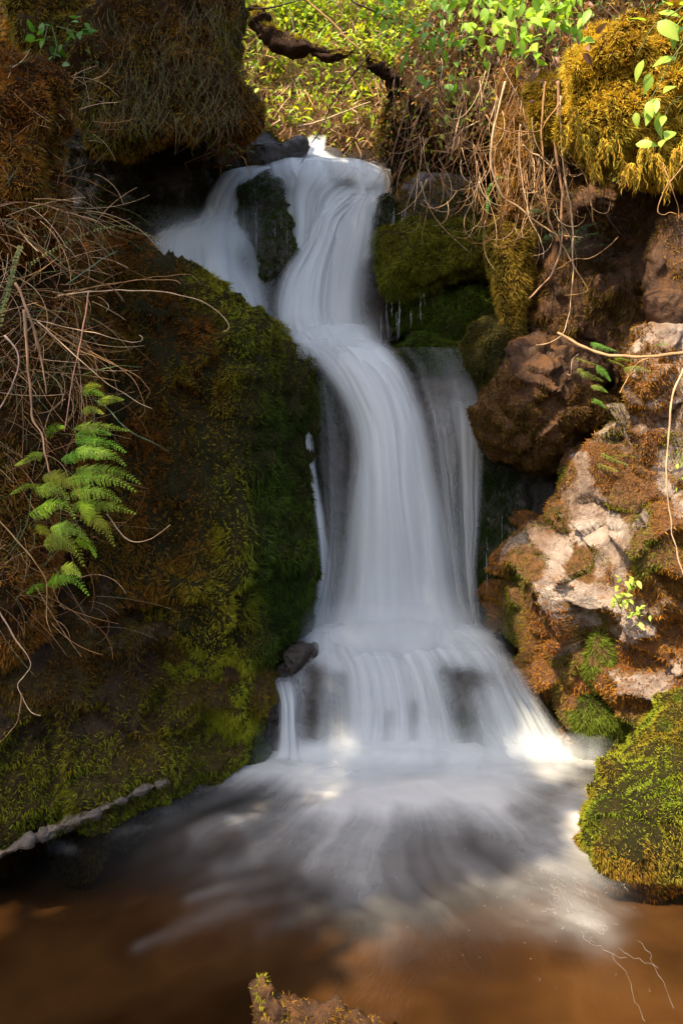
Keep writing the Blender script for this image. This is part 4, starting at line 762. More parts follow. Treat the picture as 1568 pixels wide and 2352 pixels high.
# the fallen log and the stump
def log(path, Y, r0, r1, label, name='fallen_log'):
    c = crom(path, 60); v = P(c[:, 0], c[:, 1], np.linspace(Y, Y + .1, 60)); r = np.linspace(r0, r1, 60) * (1 + .25 * vnoise(v * 9, 310) + .12 * vnoise(v * 30, 311))
    tv, tt = tube_mesh(v, r, 18); tv += .018 * fbm(tv * 16, 312, 4)[:, None] * unit(tv - np.repeat(v, 18, 0).tolist()[0])if False else 0
    nn = vnormals(tv, tt); tv = tv + nn * (.055 * fbm(tv * np.array([6, 6, 18]), 313, 5))[:, None]
    o = build(name, tv, tt, M['log'], None, smooth=True, origin=v[0]); tag(o, label, 'log' if 'log' in name else 'stump')
    rock = (o, tv, tt, nn); moss(rock, [(.16, .12, .02), (.30, .24, .03), (.2, .11, .02)], 40000, .03, .005, .2, .4, lambda p, q: sstep(.2, .6, q[:, 2]) * sstep(-.2, .2, fbm(p * 5, 314, 3)), 315)
    return o
log(c3([(330, 60), (350, 140), (390, 215), (470, 265), (600, 300), (720, 335), (820, 350), (900, 345), (960, 330)]), 4.95, .065, .028, 'mossy rotting log bending across the slope above the falls')
log(c3([(1010, 330), (1060, 370), (1110, 420), (1170, 470), (1210, 540), (1230, 590)]), 4.3, .035, .065, 'dark broken root stump beside the fallen log', 'root_stump')
# fine hanging roots of the right bank: too many to count
A = Acc()
def dangle(A, x, y, Y, ln, colr, r, curl=1.0, drift=0.):
    n = 12; f = np.linspace(0, 1, n); ph = RNG.uniform(0, 6.3)
    xx = x + drift * f * ln + curl * ln * .14 * np.sin(ph + f * RNG.uniform(1, 4.5)) * f; yy = y + ln * (f - .35 * max(0, RNG.normal()) * f ** 4)
    v = P(xx, yy, Y - .04 * f + .04 * np.sin(ph + 3 * f)); tv, tt = tube_mesh(v, r * np.linspace(1, .4, n), 3); A.add(tv, tt, np.array(colr) * RNG.uniform(.6, 1.3))
for k in range(250):
    x = RNG.uniform(900, 1420) if k < 150 else RNG.normal(1215, 70); y = RNG.uniform(120, 420) - .12 * (x - 1150) * (x > 1150); Y = 3.62 - .0013 * (x - 1000)
    dangle(A, x, y, Y - RNG.uniform(0, .2), RNG.uniform(60, 230), [TAN, PALE, BRN, BRN, (.22, .13, .08)][k % 5], RNG.uniform(.0011, .0026), 1.4, RNG.normal(0, .25))
o = A.build('fine_roots', M['dry'], R['topbank'][0]); o['kind'] = 'stuff'
A = Acc()
for k in range(500):
    x = RNG.uniform(900, 1600); y = RNG.uniform(0, 420); Y = 3.72 - .0012 * (x - 1000) - RNG.uniform(0, .1)
    dangle(A, x, y, Y, RNG.uniform(20, 70), [BRN, DARKT, (.2, .1, .05), (.25, .13, .06)][k % 4], RNG.uniform(.001, .002), 2.5, RNG.normal(0, .8))
o = A.build('root_hairs', M['dry'], R['topbank'][0]); o['kind'] = 'stuff'
k = 3600; p, nn = sample(R['topbank'][1], R['topbank'][2], 9000, cap=9000); k = len(p)
v, t, c = leaves_mesh(p + nn * .03, rand_dirs(k) * .6 + nn * .3 + np.array([0, 0, -.6]), nn + rand_dirs(k) * .5, RNG.uniform(.02, .05, k), RNG.uniform(.008, .02, k), jcol(k, [(.10, .045, .02), (.24, .11, .03), (.08, .12, .02), (.12, .19, .02), (.32, .17, .04), (.05, .03, .015), (.16, .24, .02)]))
o = build('leaf_litter', v, t, M['leaf'], R['topbank'][0], col=c); o['kind'] = 'stuff'
# curled fine roots catching the light
A = Acc()
for k in range(95):
    x = RNG.normal(1190, 85) if k % 3 else RNG.uniform(960, 1130); y = RNG.uniform(240, 520); Y = 3.45 - .0013 * (x - 1000) - RNG.uniform(0, .25)
    n = 16; ln = RNG.uniform(50, 150); a_ = math.pi / 2 + RNG.normal(0, .4) + RNG.choice([-1, 1]) * RNG.uniform(.6, 3.2) * np.linspace(0, 1, n) ** 1.5
    v = P(x + np.cumsum(np.cos(a_)) * ln / n, y + np.cumsum(np.sin(a_)) * ln / n, Y + .05 * np.sin(np.linspace(0, 3, n) + k)); tv, tt = tube_mesh(v, RNG.uniform(.0010, .0020) * np.linspace(1, .45, n), 3)
    A.add(tv, tt, jcol(1, [PALE, TAN, BRN], .3)[0])
o = A.build('curled_roots', M['dry'], R['topbank'][0]); o['kind'] = 'stuff'
# knotted strands of the golden moss curtain
A = Acc(); pc, nc_ = sample(R['clump'][1], R['clump'][2], 9000, lambda p, q: .25 + .75 * sstep(-.4, .2, fbm(p * 7, 601, 3)), cap=3600)
for p0, n0 in zip(pc, nc_):
    n = 6; d = unit(n0 * .5 + np.array([0, -.1, -.5]) + RNG.normal(size=3) * .55); st_ = RNG.uniform(.005, .013)
    q = [p0]
    for j in range(n - 1):
        d = unit(d + np.array([0, 0, -.22]) + RNG.normal(size=3) * .55); q.append(q[-1] + d * st_)
    tv, tt = tube_mesh(np.array(q), np.linspace(1, .6, n) * RNG.uniform(.0016, .0034), 3); A.add(tv, tt, jcol(1, [(.52, .34, .035), (.62, .44, .05), (.45, .25, .03), (.40, .32, .03)], .35)[0])
low_ = [(x, 300 + 85 * np.sin((x - 1290) / 330 * 2.6) + 34 * math.sin(x * .075) + 20 * math.sin(x * .19)) for x in RNG.uniform(1290, 1620, 700)]
for (x, y) in low_:
    n = 8; ln = RNG.uniform(15, 60); f = np.linspace(0, 1, n); v = P(x + np.cumsum(RNG.normal(0, 2.8, n)), y - 20 + ln * f, 2.80 - RNG.uniform(0, .1) + np.cumsum(RNG.normal(0, .006, n)))
    tv, tt = tube_mesh(v, np.linspace(1, .5, n) * RNG.uniform(.0016, .003), 3); A.add(tv, tt, jcol(1, [(.52, .34, .035), (.45, .25, .03), (.40, .30, .03)], .35)[0])
o = A.build('moss_ropes', M['moss'], R['clump'][0]); o['kind'] = 'stuff'
# hanging dry grass of the overhang, and tangled stalks of the grassy bank
A = Acc()
for k in range(1300):
    x = RNG.uniform(190, 560); y = RNG.uniform(-20, 280); Y = 3.08 + .0004 * (x - 300) - .0004 * (y - 100) + .25 * max(0, (x - 470) / 110) ** 2 - RNG.uniform(-.02, .05)
    dens = .5 + .5 * math.sin(x * .03 + 1.5 * math.sin(y * .02)); 
    if RNG.random() > .35 + .65 * dens: continue
    dangle(A, x, y, Y, RNG.uniform(20, 100), [(.15, .11, .05), (.20, .15, .07), (.13, .09, .035), (.10, .13, .035)][k % 4], RNG.uniform(.0007, .0014), 1.8, RNG.normal(0, .35))
o = A.build('dry_grass', M['dry'], R['overhang'][0]); o['kind'] = 'stuff'
A = Acc()
for k in range(560):
    x = RNG.uniform(-60, 215); y = RNG.choice([RNG.uniform(150, 520), RNG.uniform(430, 900), RNG.uniform(850, 1450)], p=[.3, .5, .2]); Y = 2.12 + .0012 * max(x, 0) - RNG.uniform(0, .16) + (.1 if y < 450 else 0)
    n = 14; f = np.linspace(0, 1, n); ln = RNG.uniform(50, 210) * (1 if y > 450 else .6); a0 = RNG.normal(.8, .9); cv = RNG.normal(.5, .9)
    a = a0 + cv * f; xx = x + np.cumsum(np.cos(a)) * ln / n; yy = y + np.cumsum(np.sin(a)) * ln / n
    v = P(xx, yy, Y - .10 * f * RNG.random() + .02 * np.sin(4 * f)); tv, tt = tube_mesh(v, RNG.uniform(.0006, .0016) * np.linspace(1, .5, n), 3)
    A.add(tv, tt, jcol(1, [TAN, PALE, BRN, (.28, .15, .07), (.11, .13, .05), (.24, .17, .09)], .3)[0])
o = A.build('dry_stalks', M['dry'], R['mound_b'][0]); o['kind'] = 'stuff'
G2 = 'bare stalks over the grassy bank'
for path, Y, r, cc, lb in [
    (cl([(-40, 50), (80, 120), (200, 215), (270, 280), (420, 340), (520, 380), (570, 450)]), 2.05, 3.6, BRN, 'brown stem reaching from the edge towards the boulder'),
    (cl([(70, 360), (130, 490), (170, 620), (200, 760), (210, 870)]), 1.95, 4.2, (.34, .20, .11), 'stout pale stalk slanting down above the fern, broken short'),
    (cl([(110, 480), (122, 600), (130, 750), (145, 950), (190, 1050), (215, 1140), (230, 1240)]), 1.9, 4.6, (.34, .20, .11), 'stout pale stalk bending into the middle of the fern'),
    (cl([(410, 400), (380, 580), (345, 750), (320, 900), (300, 1040)]), 2.0, 2.6, (.46, .24, .15), 'straight reddish stalk dropping to the yellow fern tip'),
    (cl([(270, 420), (400, 400), (700, 395), (850, 420), (960, 460), (1040, 530), (1050, 570), (1025, 580)]), 2.1, 2.2, PALE, 'long arching stalk curling down in front of the boulder'),
    (cl([(250, 430), (500, 360), (780, 345), (830, 360)]), 2.12, 1.5, TAN, 'thin stalk lying over the shoulder of the boulder'),
    (cl([(300, 400), (600, 350), (850, 320), (900, 340), (925, 370)]), 2.15, 1.2, TAN, 'fine arched stalk above the long arching stalk'),
    (cl([(130, 520), (300, 560), (430, 590), (620, 630), (655, 615), (640, 600)]), 2.05, 1.7, PALE, 'thin stalk ending in a tiny curl against the boulder'),
    (cl([(170, 540), (330, 680), (500, 820), (620, 900), (700, 940)]), 2.0, 1.8, PALE, 'straight fine stalk slanting down across the rust moss'),
    (cl([(210, 560), (400, 680), (600, 770), (680, 840), (690, 860), (675, 890)]), 2.05, 1.4, TAN, 'fine stalk with a hooked tip above the straight fine stalk'),
    (cl([(240, 600), (450, 690), (600, 790), (660, 900), (665, 950), (635, 985)]), 2.08, 1.2, TAN, 'fine stalk drooping in a wide curve on the boulder'),
    (cl([(20, 600), (80, 670), (85, 760), (40, 860), (0, 930), (-40, 980)]), 1.95, 2.8, (.5, .33, .25), 'pale stalk bowed outwards at the edge of the bank'),
    (cl([(380, 780), (550, 740), (655, 745)]), 2.1, 1.8, GRS, 'short green stem with a pale tip against the boulder'),
    (cl([(430, 890), (500, 940), (600, 1040), (780, 1130)]), 2.1, 2.4, (.09, .12, .06), 'straight green stem slanting out beyond the fern'),
    (cl([(450, 420), (470, 430), (495, 460), (485, 490)]), 2.1, 1.5, PALE, 'tiny pale hooked stalk on the shoulder of the boulder'),
    (cl([(310, 370), (400, 300), (470, 250), (545, 212)]), 2.05, 1.6, (.15, .24, .14), 'blue-green blade rising over the bank'),
    (cb([(-30, 520), (0, 560), (70, 670), (130, 760), (140, 800), (110, 850), (80, 890), (95, 940), (140, 1010), (190, 1030)]), 2.0, 2.4, PALE, 'pale crooked twig hanging low over the rock bank'),
    (cb([(95, 930), (80, 1060), (0, 1150), (-40, 1180)]), 2.02, 1.6, TAN, 'lower fork of the crooked twig curling to the edge'),
    (cb([(490, 100), (540, 170), (600, 230), (680, 225), (740, 195), (785, 155)]), 2.1, 2.0, PALE, 'pale green stem curving up like a bow below the fern'),
    (cb([(-30, 110), (0, 140), (110, 260), (200, 380), (215, 450), (215, 560), (240, 650)]), 1.98, 2.0, (.44, .27, .12), 'tan stalk running down behind the lowest fern frond')]:
    twig('bare_stalk', path, Y, r, cc, lb, 'stalk', G2, n=50, taper=.45)
# ------------------------------------------------------------------ ferns
LG = (.22, .34, .02)
def fern(name, fronds, Y, wide, label, colr=LG, up=(0.1, -.8, .5), simple=False, group=None, nn=20):
    b = P(fronds[0][0][0], fronds[0][0][1], Y); e = empty(name, b); tag(e, label, 'fern', group)
    for k, f in enumerate(fronds):
        f = np.array(f); yy = Y + np.linspace(.03, -.05, len(f)) * (1 + .6 * math.sin(k * 2.1)) + .05 * math.sin(k * 1.7)
        ww = 1.4 * wide[k % len(wide)] if hasattr(wide, '__len__') else wide
        A = frond_mesh(P(f[:, 0], f[:, 1], yy), ww, np.array(colr) * np.array([RNG.uniform(.7, 1.35), RNG.uniform(.8, 1.15), 1]), np.array(up) + RNG.normal(size=3) * .18, nn, simple)
        A.build('frond', M['leaf'], e)
    return e
FR = [[(560, 1120), (760, 1100), (1000, 1130), (1165, 1225)], [(640, 1030), (900, 1035), (1060, 1070), (1200, 1160)], [(520, 950), (700, 900), (780, 910), (845, 950)], [(640, 860), (800, 870), (960, 910), (1075, 1005)],
      [(640, 780), (800, 785), (940, 810), (1075, 890)], [(620, 690), (760, 655), (950, 670), (1105, 705)], [(250, 1410), (450, 1320), (580, 1345), (640, 1455)], [(600, 1230), (760, 1215), (900, 1235), (1035, 1310)],
      [(620, 1330), (800, 1330), (980, 1345), (1160, 1410)], [(360, 1100), (500, 1110), (620, 1170), (690, 1280)], [(290, 1200), (430, 1190), (520, 1220), (590, 1290)], [(700, 1380), (800, 1440), (900, 1540), (980, 1690)],
      [(370, 1660), (500, 1630), (630, 1700), (720, 1860)], [(640, 1640), (720, 1660), (780, 1700), (820, 1780)], [(430, 1530), (560, 1530), (670, 1560), (755, 1640)], [(400, 2020), (500, 1960), (640, 1970), (760, 2110)],
      [(400, 2010), (330, 2020), (280, 2050), (230, 2090)], [(520, 1870), (580, 1870), (640, 1890), (690, 1945)], [(400, 760), (440, 690), (500, 670), (550, 675)], [(700, 370), (780, 365), (840, 380), (890, 410)],
      [(830, 450), (900, 435), (980, 428), (1055, 440)], [(380, 890), (290, 910), (220, 950), (130, 1000)], [(330, 1160), (250, 1165), (180, 1190), (90, 1245)], [(690, 530), (760, 515), (820, 525), (880, 560)], [(700, 345), (760, 320), (810, 315), (860, 325)],
      [(680, 1300), (740, 1360), (760, 1420), (755, 1470)], [(320, 1500), (370, 1540), (410, 1580), (420, 1640)], [(640, 740), (740, 730), (850, 700), (945, 740)]]
fern('lady_fern', [cf(f) for f in FR], 2.02, [.030, .026, .020, .028, .024, .022, .034, .030, .028, .030, .026, .030, .034, .022, .024, .024, .018, .018, .014, .016, .018, .018, .020, .016, .014, .022, .020, .022], 'bright green fern with many drooping lacy fronds on the grassy bank')
fern('arching_fern', [cl([(145, 270), (240, 210), (400, 130), (520, 100), (620, 105), (735, 165)])], 1.95, .008, 'single arching fern frond with tiny round leaflets over the boulder', (.16, .17, .035), (0, -.9, .4), True, nn=34)
fern('edge_fern', [cl([(95, 190), (70, 260), (45, 380), (20, 470), (5, 560)]), cl([(60, 300), (30, 400), (-20, 560)])], 1.9, .012, 'small-leaved green fern fronds hanging at the edge of the grassy bank', (.10, .13, .03), (0, -.9, .4), True, nn=24)
fern('dark_fern', [c5(f) for f in [[(500, 1160), (560, 1100), (660, 1080), (780, 1095)], [(640, 1220), (760, 1130), (880, 1090), (1000, 1140)], [(660, 1210), (780, 1190), (900, 1170), (1000, 1170)], [(740, 1080), (830, 1030), (900, 1010)], [(820, 1100), (900, 1080), (960, 1050)], [(400, 930), (480, 920), (540, 980)]]], 2.95, .028, 'dark green fern spreading behind the hanging roots', (.045, .075, .025), nn=15)
fern('sunlit_fern', [c5(f) for f in [[(860, 1870), (940, 1900), (1040, 1930)], [(760, 1980), (840, 2010), (930, 2040)], [(760, 2060), (860, 2110), (950, 2150)], [(1090, 2060), (1190, 2050), (1290, 2080)], [(1310, 1930), (1350, 1880), (1420, 1885)], [(860, 2180), (920, 2190), (980, 2230)], [(880, 2270), (920, 2300), (960, 2340)], [(980, 1990), (1060, 2020), (1120, 2060)], [(900, 2040), (960, 2090), (1000, 2150)], [(1020, 1960), (1100, 1990), (1150, 2000)]]], 2.70, .026, 'sunlit fresh green fern under the curved branch', (.15, .26, .03), nn=13)
fern('small_fern', [[(1378, 1040), (1410, 1056), (1442, 1068)], [(1395, 1052), (1430, 1045), (1460, 1050)], [(1370, 1065), (1395, 1075), (1420, 1082)]], 2.70, .018, 'small fern on the upper slope of the sunlit rock', (.15, .24, .03), nn=11)
fern('cliff_fern', [[(1130, 420), (1120, 440), (1122, 462)], [(1140, 425), (1150, 440), (1140, 470)], [(1125, 455), (1118, 475), (1120, 490)], [(1135, 410), (1155, 405), (1172, 412)]], 3.4, .014, 'few bright fern leaves in the dark hollow beside the moss column', (.10, .20, .02), (0, -.9, .3), True, nn=9)
fern('shade_fern', [[(185, 145), (215, 140), (245, 150)], [(195, 120), (215, 105), (240, 103)], [(150, 110), (160, 80), (155, 50)], [(170, 330), (200, 310), (235, 325)], [(0, 105), (30, 100), (55, 95)]], 2.9, .016, 'small shaded fern growing on the overhang beside the leafy plant', (.05, .10, .02), nn=12)
# ------------------------------------------------------------------ leafy plants: every large leaf its own piece
def leaf_data(name, colr, fold=.14):
    xs = np.linspace(0, 1, 7); wv = .5 * np.sin(math.pi * xs ** .75) ** 1.0 * .48; v = []; 
    for x, w_ in zip(xs, wv):
        zc = -.22 * x * x
        v += [(x, -w_, zc + fold * w_), (x, 0, zc), (x, w_, zc + fold * w_)]
    t = []
    for k in range(6):
        a = 3 * k; t += [(a, a + 1, a + 4, a + 3), (a + 1, a + 2, a + 5, a + 4)]
    me = bpy.data.meshes.new(name); me.from_pydata(v, [], t); me.update()
    at = me.attributes.new('Col', 'FLOAT_COLOR', 'POINT')
    for k in range(len(v)): at.data[k].color = (*[c * (1.15 if k % 3 == 1 else 1) for c in colr], 1)
    me.polygons.foreach_set('use_smooth', np.ones(len(t), bool)); me.materials.append(M['leaf']); return me
LEAF = [leaf_data('leaf', c) for c in ((.14, .26, .025), (.20, .35, .03), (.28, .42, .05), (.34, .44, .06))]
SHADELEAF = [leaf_data('leaf', c) for c in ((.07, .18, .02), (.10, .22, .02), (.08, .16, .03))]
DRYLEAF = [leaf_data('leaf', c, .3) for c in ((.16, .07, .04), (.24, .12, .07))]
def plant(name, label, stems, nleaf, Lm, data, spread, cat='plant', group=None, extra=None):
    b = P(stems[0][0][0], stems[0][0][1], stems[0][0][2]); e = empty(name, b); tag(e, label, cat, group); o3 = np.array(e['_o'])
    A = Acc(); pts = []
    for s in stems:
        a = np.array(s, float); c = crom(a, 24); v = P(c[:, 0], c[:, 1], c[:, 2]); tv, tt = tube_mesh(v, np.linspace(.0025, .001, 24), 5); A.add(tv, tt, (.12, .14, .04)); pts.append(v)
    A.build('stem', M['dry'], e)
    for k in range(nleaf):
        v = pts[k % len(pts)]; i = int(RNG.uniform(3, 23)) if k >= len(pts) else 23
        p = v[i] + RNG.normal(size=3) * spread; T = unit(v[min(i + 1, 23)] - v[i - 1])
        d = unit(T * .5 + RNG.normal(size=3) * .7 + np.array([0, -.35, -.35])); up = unit(np.array([-.25, -.6, .8]) + RNG.normal(size=3) * .45)
        s = unit(np.cross(up, d)); u = np.cross(d, s); L = Lm * RNG.uniform(.6, 1.25)
        ob = bpy.data.objects.new('leaf', data[int(RNG.integers(0, len(data)))]); COL.objects.link(ob); ob.parent = e
        m4 = Matrix(((d[0] * L, s[0] * L, u[0] * L, p[0] - o3[0]), (d[1] * L, s[1] * L, u[1] * L, p[1] - o3[1]), (d[2] * L, s[2] * L, u[2] * L, p[2] - o3[2]), (0, 0, 0, 1)))
        ob.matrix_basis = m4
    return e
plant('leafy_shrub', 'sunlit shrub with pointed light green leaves over the root bank', [[(1060, -60, 2.6), (1090, 10, 2.5), (1120, 70, 2.4)], [(1120, -60, 2.6), (1150, 20, 2.45), (1160, 90, 2.4)], [(1190, -60, 2.6), (1200, 20, 2.4), (1215, 95, 2.35)], [(1230, -70, 2.6), (1260, 0, 2.45), (1270, 50, 2.4)], [(1100, -60, 2.6), (1180, 0, 2.45), (1250, 80, 2.4)], [(1290, -60, 2.5), (1300, 0, 2.4), (1320, 60, 2.4)]], 240, .058, LEAF[1:], .045, 'shrub')
plant('leafy_branch', 'near branch with large pale green leaves hanging in the upper right corner', [[(1640, -60, 1.95), (1560, 20, 1.9), (1500, 60, 1.85), (1460, 130, 1.85)], [(1650, 20, 1.95), (1560, 110, 1.85), (1520, 180, 1.85), (1470, 270, 1.85)], [(1660, 120, 1.95), (1600, 200, 1.9), (1540, 240, 1.85), (1510, 310, 1.85)], [(1650, -20, 1.9), (1580, 60, 1.9), (1545, 150, 1.85)]], 34, .066, LEAF[2:], .03, 'branch')
plant('leafy_plant', 'green leafy plant hanging at the left edge of the root bank', [[(1000, -40, 3.7), (980, 60, 3.6), (950, 150, 3.55)], [(1040, -40, 3.7), (1020, 80, 3.6), (1010, 180, 3.55)], [(960, -40, 3.7), (930, 40, 3.6), (905, 110, 3.6)], [(1060, 20, 3.6), (1060, 110, 3.55), (1040, 200, 3.5)], [(930, -30, 3.7), (890, 20, 3.6), (870, 60, 3.6)]], 95, .07, LEAF[:2] + SHADELEAF[1:2], .05)
plant('shade_plant', 'small plant with fresh green leaves in the shade of the overhang', [[(110, 60, 3.0), (100, 100, 2.9), (85, 130, 2.85)], [(120, 60, 3.0), (130, 100, 2.9), (125, 135, 2.85)], [(130, 60, 3.0), (165, 70, 2.9), (190, 80, 2.9)], [(80, 160, 2.95), (75, 175, 2.85), (80, 190, 2.8)]], 40, .055, SHADELEAF, .03)
plant('withered_spray', 'spray of withered brown leaves hanging below the sunlit shrub', [[(1130, 20, 2.75), (1150, 90, 2.7), (1140, 150, 2.65)], [(1220, 20, 2.75), (1235, 100, 2.7), (1230, 180, 2.65)], [(1180, 40, 2.75), (1190, 110, 2.7), (1180, 160, 2.65)], [(1280, 30, 2.75), (1285, 90, 2.7), (1270, 150, 2.65)], [(1330, 0, 2.7), (1340, 40, 2.65), (1330, 90, 2.6)]], 60, .05, DRYLEAF, .03)
TINY = [leaf_data('leaf', c, .1) for c in ((.30, .42, .06), (.36, .44, .08))]
for k, (x, y, nl, lb) in enumerate([(1470, 1268, 14, 'uppermost tiny lime-leaved seedling on the sunlit rock'), (1440, 1328, 12, 'tiny lime-leaved seedling on the rock, second from above'), (1412, 1372, 14, 'largest tiny lime-leaved seedling low on the sunlit rock'), (1455, 1398, 9, 'lowest tiny lime-leaved seedling on the sunlit rock')]):
    plant('seedling', lb, [[(x + 12, y + 26, 2.66), (x + 4, y + 8, 2.62), (x - 4, y - 8, 2.60)], [(x + 12, y + 26, 2.66), (x + 14, y + 6, 2.62), (x + 22, y - 4, 2.60)]], nl + 8, .030, TINY, .018, 'seedling', 'lime seedlings on the sunlit rock')
plant('creeping_plant', 'tiny round-leaved plant beside the bare stem over the sunlit rock', [[(1560, 1040, 2.4), (1545, 1070, 2.38), (1550, 1110, 2.37)], [(1565, 1050, 2.4), (1570, 1090, 2.38)]], 16, .018, TINY[:1] + LEAF[1:2], .02)
# ------------------------------------------------------------------ the sunlit slope above the falls
def ground_hit(px, py, y0=4.3, y1=14, n=160):
    ys = np.linspace(y0, y1, n); best = np.full(len(px), y1)
    for yv in ys[::-1]:
        p = P(px, py, yv); below = p[:, 2] < ground_z(p[:, 0], p[:, 1]); best[below] = yv
    return best
k = 5200; px = RNG.uniform(470, 1080, k); py = RNG.uniform(-90, 345, k); Yh = ground_hit(px, py) - RNG.uniform(0, .25, k); p = P(px, py, Yh)
grn = np.clip(1.15 - py / 260, .05, 1) * (.55 + .45 * fbm(p * 2.0, 401, 3)); kk = RNG.random(k) < grn
pl = p[kk]; m_ = len(pl) 
e = empty('bramble_slope', P(760, 330, 4.7)); tag(e, 'sunlit tangle of light green leaves and bare stems on the slope above the falls', 'undergrowth', None, 'stuff')
rep = 5; pl = np.repeat(pl, rep, 0) + RNG.normal(size=(m_ * rep, 3)) * .06; m_ = len(pl)
v, t, c = leaves_mesh(pl, rand_dirs(m_) + np.array([0, -.4, -.2]), rand_dirs(m_) * .6 + np.array([-.2, -.4, .9]), RNG.uniform(.04, .10, m_), RNG.uniform(.016, .036, m_), jcol(m_, [(.24, .36, .025), (.32, .42, .03), (.40, .42, .03), (.14, .24, .02)]))
build('leaves', v, t, M['leaf'], e, col=c)
k = 5200; px = RNG.uniform(480, 1060, k); py = RNG.uniform(-60, 350, k); Yh = ground_hit(px, py) - RNG.uniform(0, .2, k); p = P(px, py, Yh)
A = Acc()
dr = unit(RNG.normal(size=(k, 3)) * np.array([.8, .5, 1.0]) + np.array([0, -.2, .1])); L = RNG.uniform(.06, .30, (k, 1)); s = unit(np.cross(dr, rand_dirs(k))); w_ = RNG.uniform(.002, .006, (k, 1)); bend = RNG.normal(size=(k, 3)) * .12 * L
mid = p + dr * L * .5 + bend; tip = p + dr * L
v = np.stack([p - s * w_, p + s * w_, mid + s * w_, mid - s * w_, tip], 1).reshape(-1, 3); b = np.arange(k)[:, None] * 5
t = np.concatenate([b + np.array([0, 1, 2]), b + np.array([0, 2, 3]), b + np.array([3, 2, 4])]); c = np.repeat(jcol(k, [TAN, PALE, (.40, .25, .15), BRN, (.36, .2, .06), (.20, .11, .06)], .35), 5, 0)
build('bare_stems', v, t, M['dry'], e, col=c)
k = 26000; px = RNG.uniform(480, 1060, k); py = RNG.uniform(60, 360, k); Yh = ground_hit(px, py) - RNG.uniform(0, .06, k); p = P(px, py, Yh); kk = fbm(p * 2.4, 403, 3) > .0; p = p[kk]
v, t, c = strand_mesh(p, np.tile(np.array([[0, -.8, .6]]), (len(p), 1)), .04, .006, .45, .5, palette(p, [(.22, .11, .02), (.36, .20, .03), (.28, .22, .03), (.14, .09, .02)], 404, 3))
build('moss', v, t, M['moss'], e, col=c)
for ch in e.children: ch['kind'] = 'stuff'
# tall fresh grass by the overhang
A = Acc(); e = empty('grass_tuft', P(485, 150, 3.6)); tag(e, 'tuft of fresh green grass lit at the outer edge of the overhang', 'grass')
for k in range(260):
    x = RNG.uniform(448, 520); y = RNG.uniform(70, 190); n = 8; f = np.linspace(0, 1, n); ln = RNG.uniform(40, 110)
    v = P(x + (RNG.normal(0, 10) + RNG.normal(0, 14) * f) * f, y - ln * f, 3.30 + .002 * (x - 448) - .08 * f); tv, tt = tube_mesh(v, np.linspace(.0022, .0005, n), 3); A.add(tv, tt, jcol(1, [(.10, .18, .02), (.16, .22, .03), (.08, .13, .02)])[0])
o = A.build('blades', M['leaf'], e); o['kind'] = 'stuff'
# white strips laid on the near pool as painted sun-glint trails
GLINTS = [[(1335, 2150), (1350, 2180), (1380, 2190), (1410, 2205), (1440, 2218)], [(1405, 2200), (1412, 2225), (1440, 2255), (1450, 2290), (1470, 2340), (1480, 2360)], [(1420, 2195), (1460, 2215), (1490, 2230), (1510, 2240)],
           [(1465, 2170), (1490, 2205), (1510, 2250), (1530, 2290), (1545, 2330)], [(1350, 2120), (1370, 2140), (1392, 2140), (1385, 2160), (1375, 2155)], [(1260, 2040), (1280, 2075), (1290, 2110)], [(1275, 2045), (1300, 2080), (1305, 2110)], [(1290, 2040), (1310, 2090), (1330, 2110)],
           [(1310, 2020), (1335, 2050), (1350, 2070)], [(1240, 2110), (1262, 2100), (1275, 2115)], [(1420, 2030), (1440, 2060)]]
A = Acc()
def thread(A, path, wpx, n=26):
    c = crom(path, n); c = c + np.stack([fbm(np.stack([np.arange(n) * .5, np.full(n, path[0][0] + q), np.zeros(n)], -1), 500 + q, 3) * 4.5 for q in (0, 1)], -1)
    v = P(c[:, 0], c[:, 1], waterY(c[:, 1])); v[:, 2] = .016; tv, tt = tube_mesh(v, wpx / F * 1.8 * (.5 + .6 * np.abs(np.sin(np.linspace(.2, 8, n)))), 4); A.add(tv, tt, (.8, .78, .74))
for q in GLINTS: thread(A, q, .14)
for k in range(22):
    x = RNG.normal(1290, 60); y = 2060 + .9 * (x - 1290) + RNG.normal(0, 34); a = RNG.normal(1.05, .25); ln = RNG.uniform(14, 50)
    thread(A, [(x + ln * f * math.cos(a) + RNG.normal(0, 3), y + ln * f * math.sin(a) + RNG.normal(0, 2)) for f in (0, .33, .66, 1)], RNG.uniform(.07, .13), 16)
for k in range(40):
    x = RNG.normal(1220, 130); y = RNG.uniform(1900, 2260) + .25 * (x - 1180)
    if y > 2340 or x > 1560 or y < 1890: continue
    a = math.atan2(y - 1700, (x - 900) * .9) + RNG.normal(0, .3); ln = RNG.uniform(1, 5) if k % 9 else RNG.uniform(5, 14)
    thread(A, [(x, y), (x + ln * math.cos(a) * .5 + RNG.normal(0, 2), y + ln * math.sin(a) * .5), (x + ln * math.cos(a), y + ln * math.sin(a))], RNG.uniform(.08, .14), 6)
o = A.build('glint_threads', M['white'] if 'white' in M else M['dry']); o['kind'] = 'stuff'; o['label'] = 'fine white threads standing in for sun glints on the pool'; o['category'] = 'foam'  # filed under foam, but these strips are painted sun glints
